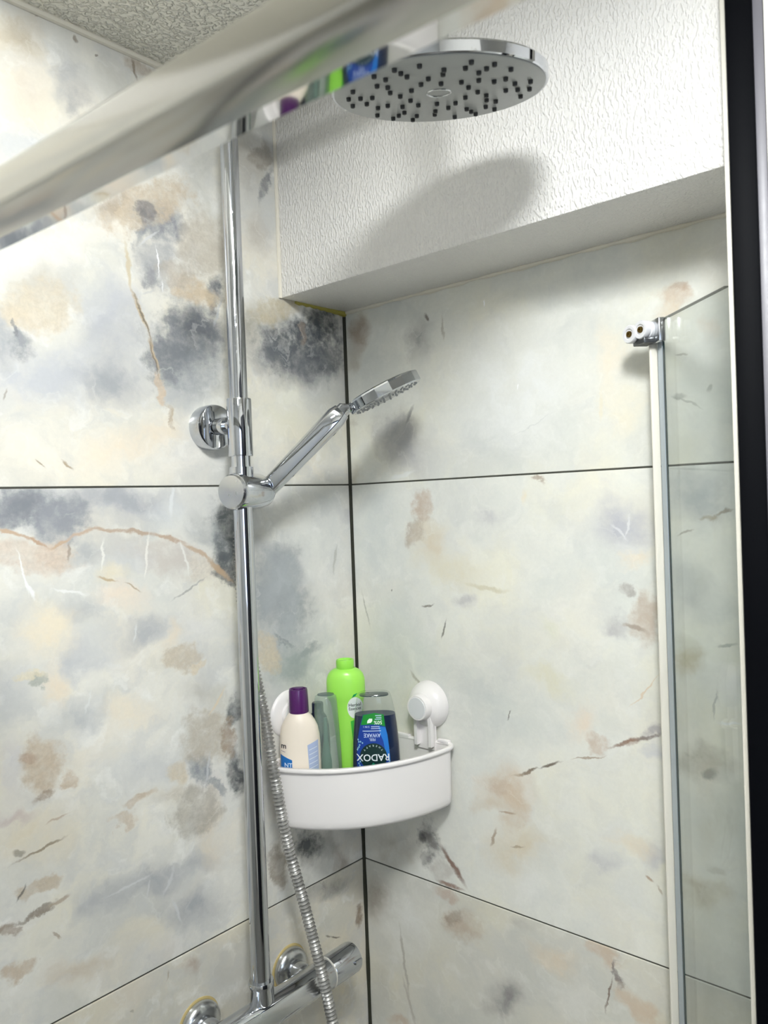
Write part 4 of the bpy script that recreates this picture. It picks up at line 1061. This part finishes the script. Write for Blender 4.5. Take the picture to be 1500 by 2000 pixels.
# lime green bottle standing on its cap end
x, y = -.0841, -.0560
z0 = floor_z(x, y)
t = thing('shampoo_bottle', 'lime green bottle, tallest in the basket, with a round white label', 'bottle', (x, y, z0))
rows = [(z0, .0165, .014, 2.3, .004), (z0 + .003, .0178, .0150, 2.3, .004), (1.211, .0182, .0152, 2.3, .0038), (1.262, .0205, .0165, 2.3, .0026), (1.302, .0232, .0178, 2.3, .0012), (1.3115, .0248, .0186, 2.3, .0006), (1.3165, .0274, .0200, 2.3, 0), (1.3215, .0284, .0205, 2.3, 0), (1.339, .0284, .0205, 2.3, 0), (1.3450, .0278, .0200, 2.3, 0), (1.3510, .0256, .0190, 2.2, 0), (1.3558, .0218, .0170, 2.1, 0), (1.3588, .0165, .0142, 2, 0), (1.3595, .0135, .0130, 2, 0)]
bo = Bottle(x, y, rows)
bo.body('bottle_body', M['lime'], t)
MB().rings([sup(a, a, z) for z, a in ((1.3590, .0122), (1.3610, .0132), (1.3700, .0132), (1.3722, .0124), (1.3722, .0102), (1.3700, .0096), (1.3700, .0001))], mat=bframe(x, y)).build('neck_cap', plain('lime_cap', (156, 232, 84), .3), t)
bo.patch(ell(.0132, 1.3045, .0112, .0158), 'round_label', (236, 244, 238), t, .0004)
bo.words('Herbal', .0128, 1.3085, .0066, (34, 58, 52), t)
bo.words('Essences', .0128, 1.3030, .0062, (34, 58, 52), t, sx=.8)
bo.patch([(.0090, 1.3195), (.0118, 1.3242), (.0176, 1.3262), (.0150, 1.3225)], 'leaf_print', (20, 160, 90), t, .0006)
bo.patch([(.0062, 1.285), (.0196, 1.289), (.0200, 1.262), (.0088, 1.250)], 'green_print', (70, 196, 70), t, .0004)
bo.patch([(.0092, 1.205), (.0150, 1.205), (.0165, 1.262), (.0130, 1.268), (.0096, 1.256)], 'pale_panel', (190, 234, 160), t, .0005)
bo.patch([(.0090, 1.2335), (.0180, 1.2345), (.0180, 1.2405), (.0090, 1.2395)], 'green_bar', (6, 176, 84), t, .0007)

# upside-down shower gel
x, y = -.0889, -.1165
z0 = floor_z(x, y)
t = thing('shower_gel_bottle', 'clear bottle of blue shower gel standing upside down with inverted white lettering', 'bottle', (x, y, z0))
rows = [(z0, .026, .014, 2.6, 0), (z0 + .004, .0300, .0165, 2.6, 0), (1.20, .0340, .0182, 2.6, 0), (1.226, .0342, .0183, 2.6, 0), (1.262, .0328, .0180, 2.6, 0), (1.285, .0308, .0174, 2.6, 0), (1.3025, .0290, .0168, 2.6, 0), (1.318, .0262, .0158, 2.6, -.0003), (1.3275, .0240, .0150, 2.6, -.0005), (1.3315, .0222, .0140, 2.6, -.0005), (1.3330, .0195, .0125, 2.6, -.0005)]
bo = Bottle(x, y, rows)
bo.body('bottle_shell', M['clear'], t, seg=56)
gl = bo.body('gel', M['gel'], t, z1=1.3026, grow=-.0006, seg=56)
gg = plain('bottle_base_print', (36, 60, 66), .2)
MB().rings([sup(a, a * .62, z, 2.6, cx=-.0005) for z, a in ((1.3288, .0205), (1.3300, .0205))], mat=bframe(x, y)).build('base_ring', gg, t)
U = lambda zx: (zx - 804) * .0678e-3
Z = lambda zy: 1.6 - (1330 + .0933 * zy - 983) * .000726
P = lambda *q: [(U(a), Z(b)) for a, b in q]
bo.patch(P((560, 635), (800, 600), (985, 640), (1010, 860), (1045, 1040), (1075, 1300), (1100, 1720), (1090, 1850), (400, 1850), (400, 1500), (440, 1100), (490, 860)), 'front_label', (18, 60, 150), t, .0003)
bo.patch(P((870, 880), (1012, 900), (1050, 1060), (1075, 1320), (1095, 1600), (1010, 1500), (960, 1180), (890, 1000)), 'pale_blue_area', (36, 120, 206), t, .0004)  # paler blue area on the label
bo.patch(P((505, 850), (565, 640), (800, 600), (988, 642), (1012, 890), (900, 850), (700, 832)), 'green_band', (22, 138, 46), t, .0005)
bo.patch(ell(U(748), Z(1500), .0190, .0190), 'round_emblem', (8, 46, 44), t, .0006)
bo.words('RADOX', U(742), Z(1510), .0134, (238, 244, 246), t, flip=True, lift=.0009, sx=.98)
bo.words('AWAKE', U(735), Z(1055), .0078, (206, 220, 246), t, flip=True, lift=.0009, sx=.86)
bo.words('FEEL', U(737), Z(1142), .0052, (198, 214, 242), t, flip=True, lift=.0009, sx=.9)
bo.words('2 IN 1', U(618), Z(880), .0036, (206, 220, 246), t, flip=True, lift=.0009)
bo.words('50%', U(866), Z(795), .0070, (236, 248, 238), t, flip=True, lift=.0009)
for k, (a, b, c) in enumerate(((540, 920, 968), (716, 905, 918), (720, 895, 880), (800, 940, 730), (826, 940, 695), (812, 940, 655))):
    bo.patch(P((a, c - 8), (b, c - 8), (b, c + 8), (a, c + 8)), 'small_print', (190, 208, 236), t, .0008)
bo.patch(P((640, 810), (648, 755), (690, 712), (750, 715), (748, 765), (715, 800), (670, 806)), 'leaf_print', (240, 250, 240), t, .0008)
for k, ch in enumerate('THERAPY'):
    a = math.radians(38 + k * 17.3)
    bo.words(ch, U(748) + .0158 * math.cos(a), Z(1500) + .0158 * math.sin(a), .0036, (206, 222, 214), t, flip=True, rot=a - math.pi / 2, lift=.0009)
bo.patch(P((690, 1690), (735, 1620), (785, 1660), (770, 1700)), 'leaf_emblem', (30, 150, 110), t, .0009)
for (a, b) in ((440, 1150), (455, 1195), (490, 1190), (530, 1215), (470, 1260), (430, 1330), (420, 1360), (455, 1300), (440, 1640), (470, 1600), (460, 1680), (1055, 1640), (1075, 1600), (1040, 1690)):
    bo.patch(ell(U(a), Z(b), .0010, .0013, 8), 'leaf_speck', (150, 200, 214), t, .0007)

# ------------------------------------------------------------------ glass door standing open near the right wall
G1 = Vector((-.0324, -.5219, 0)); G2 = Vector((-.1280, -.6250, 0))
gd = (G2 - G1).normalized(); gn = Vector((gd.y, -gd.x, 0))        # gn: towards the shower side (left in view)
if gn.dot(Vector((-.65, .75, 0))) < 0: gn = -gn
ZT = 1.7937
t = thing('glass_screen', 'clear glass sliding panel with two white rollers at its top, beside the black post', 'glass panel', (G1.x, G1.y, .12))
def gpt(a, b, z): return tuple(G1 + gd * a + gn * b + Vector((0, 0, z)))
Lg = (G2 - G1).length
gl = MB()
def prism(mb, poly, z0, z1, mi=0):
    return mb.rings([[gpt(a, b, z0) for a, b in poly], [gpt(a, b, z1) for a, b in poly]], mi=mi)
th = .003
gl.add([gpt(.0006, th, .12), gpt(Lg, th, .12), gpt(Lg, th, ZT), gpt(.0006, th, ZT), gpt(.0006, -th, .12), gpt(Lg, -th, .12), gpt(Lg, -th, ZT), gpt(.0006, -th, ZT)],
       [(0, 1, 2, 3), (7, 6, 5, 4), (1, 5, 6, 2), (0, 4, 5, 1)])
gl.build('glass_pane', M['glass'], t, smooth=False)
ed = MB(); prism(ed, [(-.0006, th - .0008), (.0006, th), (.0006, -th), (-.0006, -th + .0008)], .12, ZT)
ed.build('glass_edge', M['glass_edge'], t, smooth=False)
ar = MB(); prism(ar, [(-.0009, -th + .0010), (.0004, -th - .0003), (.0012, -th - .0003), (.0010, -th + .0010)], .12, ZT)
ar.build('edge_arris', M['glass_arris'], t, smooth=False)
tp = MB(); tp.rings([[gpt(a, b, z) for b, z in ((th, ZT), (-th, ZT), (-th + .0006, ZT + .0006), (th - .0006, ZT + .0006))] for a in (0, Lg)])
tp.build('top_edge', plain('glass_top_edge', (96, 92, 84), .2), t, smooth=False)
# far-edge PVC seal fin
sf = MB(); prism(sf, [(-.0045, .0040), (-.0005, .0040), (.0000, .0050), (-.0008, .0120), (-.0022, .0132), (-.0038, .0125)], .125, ZT - .026)
sf.build('edge_seal', M['seal'], t, bevel=.0006)
# steel-grey clip strip and its dark seam along the far edge
cs = MB(); prism(cs, [(.0000, th + .0002), (.0120, th + .0002), (.0118, th + .0012), (.0002, th + .0012)], .125, ZT - .026)
cs.build('clip_strip', plain('clip_strip_grey', (176, 186, 194), .25, metal=.4), t, smooth=False)
ss = MB(); prism(ss, [(.0122, th + .0002), (.0158, th + .0002), (.0158, th + .0008), (.0122, th + .0008)], .125, ZT - .026)
ss.build('clip_seam', M['glass_arris'], t, smooth=False)
# rollers
bk = MB(); prism(bk, [(-.0025, th + .0002), (.020, th + .0002), (.020, .011), (-.0025, .011)], ZT - .0265, ZT + .0002); bk.build('roller_bracket', M['chrome_satin'], t, bevel=.0012)
bk2 = MB(); prism(bk2, [(-.003, -th), (-.0012, -th), (-.0012, th + .0002), (-.003, th + .0002)], ZT - .0160, ZT + .0002); bk2.build('edge_clip', M['chrome'], t, bevel=.0005)
ax2 = (gn * .93 + gd * .36).normalized()
for c, tint in ((Vector(gpt(.003, .0215, ZT - .0105)), 0), (Vector(gpt(-.011, .0285, ZT - .0125)), 1)):
    FR = frame(c, ax2)
    w = MB().lathe([(0, -.0105), (.0095, -.0105), (.0103, -.0095), (.0103, -.004), (.0092, -.003), (.0092, -.001), (.0104, 0), (.0104, .004), (.0096, .0052), (.0062, .0052), (.0058, .0040), (0, .0040)], 40, FR).build('roller_wheel', M['nylon'], t)
    MB().lathe([(0, .0038), (.0038, .0038), (.0034, .0058), (.0014, .0058), (.0012, .0046), (0, .0046)], 16, FR).build('roller_screw', M['brass'], w)
cr = MB(); prism(cr, [(-.013, .010), (.010, .010), (.010, .024), (-.013, .027)], ZT - .0262, ZT - .0195); cr.build('roller_cradle', plain('cradle_grey', (96, 98, 100), .3, metal=.8), t, bevel=.001)

# black door post and jamb near the camera
PP = Vector((-.1450, -.6480, 0))
pd = Vector((-.961, -.277, 0)).normalized(); pn = Vector((pd.y, -pd.x, 0))
if pn.dot(Vector((.65, -.75, 0))) < 0: pn = -pn                   # to the right in view
def ppt(a, b, z): return tuple(PP + pd * a + pn * b + Vector((0, 0, z)))
def pbox(mb, a0, a1, b0, b1, z0=0.0, z1=CEIL):
    return mb.rings([[ppt(a, b, z) for a, b in ((a0, b0), (a1, b0), (a1, b1), (a0, b1))] for z in (z0, z1)])
t = thing('enclosure_post', 'black upright door post with grey channel at the right edge of the photo', 'post', (PP.x, PP.y, 0))
pbox(MB(), -.022, .008, -.0111, .0111).build('black_profile', M['black'], t, bevel=.0015)
pbox(MB(), -.010, .000, -.0156, -.0113).build('left_gasket', M['seal'], t, bevel=.0006)
pbox(MB(), -.022, .002, .0113, .0198).build('grey_channel', M['grey_channel'], t, bevel=.0008)
pbox(MB(), -.022, .004, .0200, .0330).build('white_jamb', M['paint'], t, bevel=.001)

# ------------------------------------------------------------------ top rail of the enclosure, close to the camera
RD = Vector((-.0456, .999, 0)); RN = Vector((.999, .0456, 0))
t = thing('enclosure_rail', 'polished silver top rail of the shower enclosure running across the upper left', 'rail', tuple(CAM + RN * .215 + RD * .4 + Vector((0, 0, .16))))
def rail(mb, sec, a0=-1.0, a1=.858):
    rr = []
    for a in (a0, a1):
        rr.append([tuple(Vector((CAM.x, CAM.y, 0)) + RN * s_ + RD * a + Vector((0, 0, z))) for s_, z in sec])
    return mb.rings(rr)
sec = [(.2215, 1.7600), (.2215, 1.7950), (.2050, 1.7835), (.1985, 1.7795), (.1968, 1.7765), (.1966, 1.7640)]
for k in range(7):
    a = math.pi + math.pi / 2 * k / 6
    sec.append((.1990 + .0024 * math.cos(a), 1.7616 + .0024 * math.sin(a)))
sec += [(.2090, 1.7586)]
rail(MB(), sec).build('outer_rail', M['rail'], t, angle=30)
rail(MB(), [(.2217, 1.7622), (.2342, 1.7618), (.2346, 1.7622), (.2346, 1.7940), (.2217, 1.7948)]).build('inner_lip', M['rail_mirror'], t, angle=30)
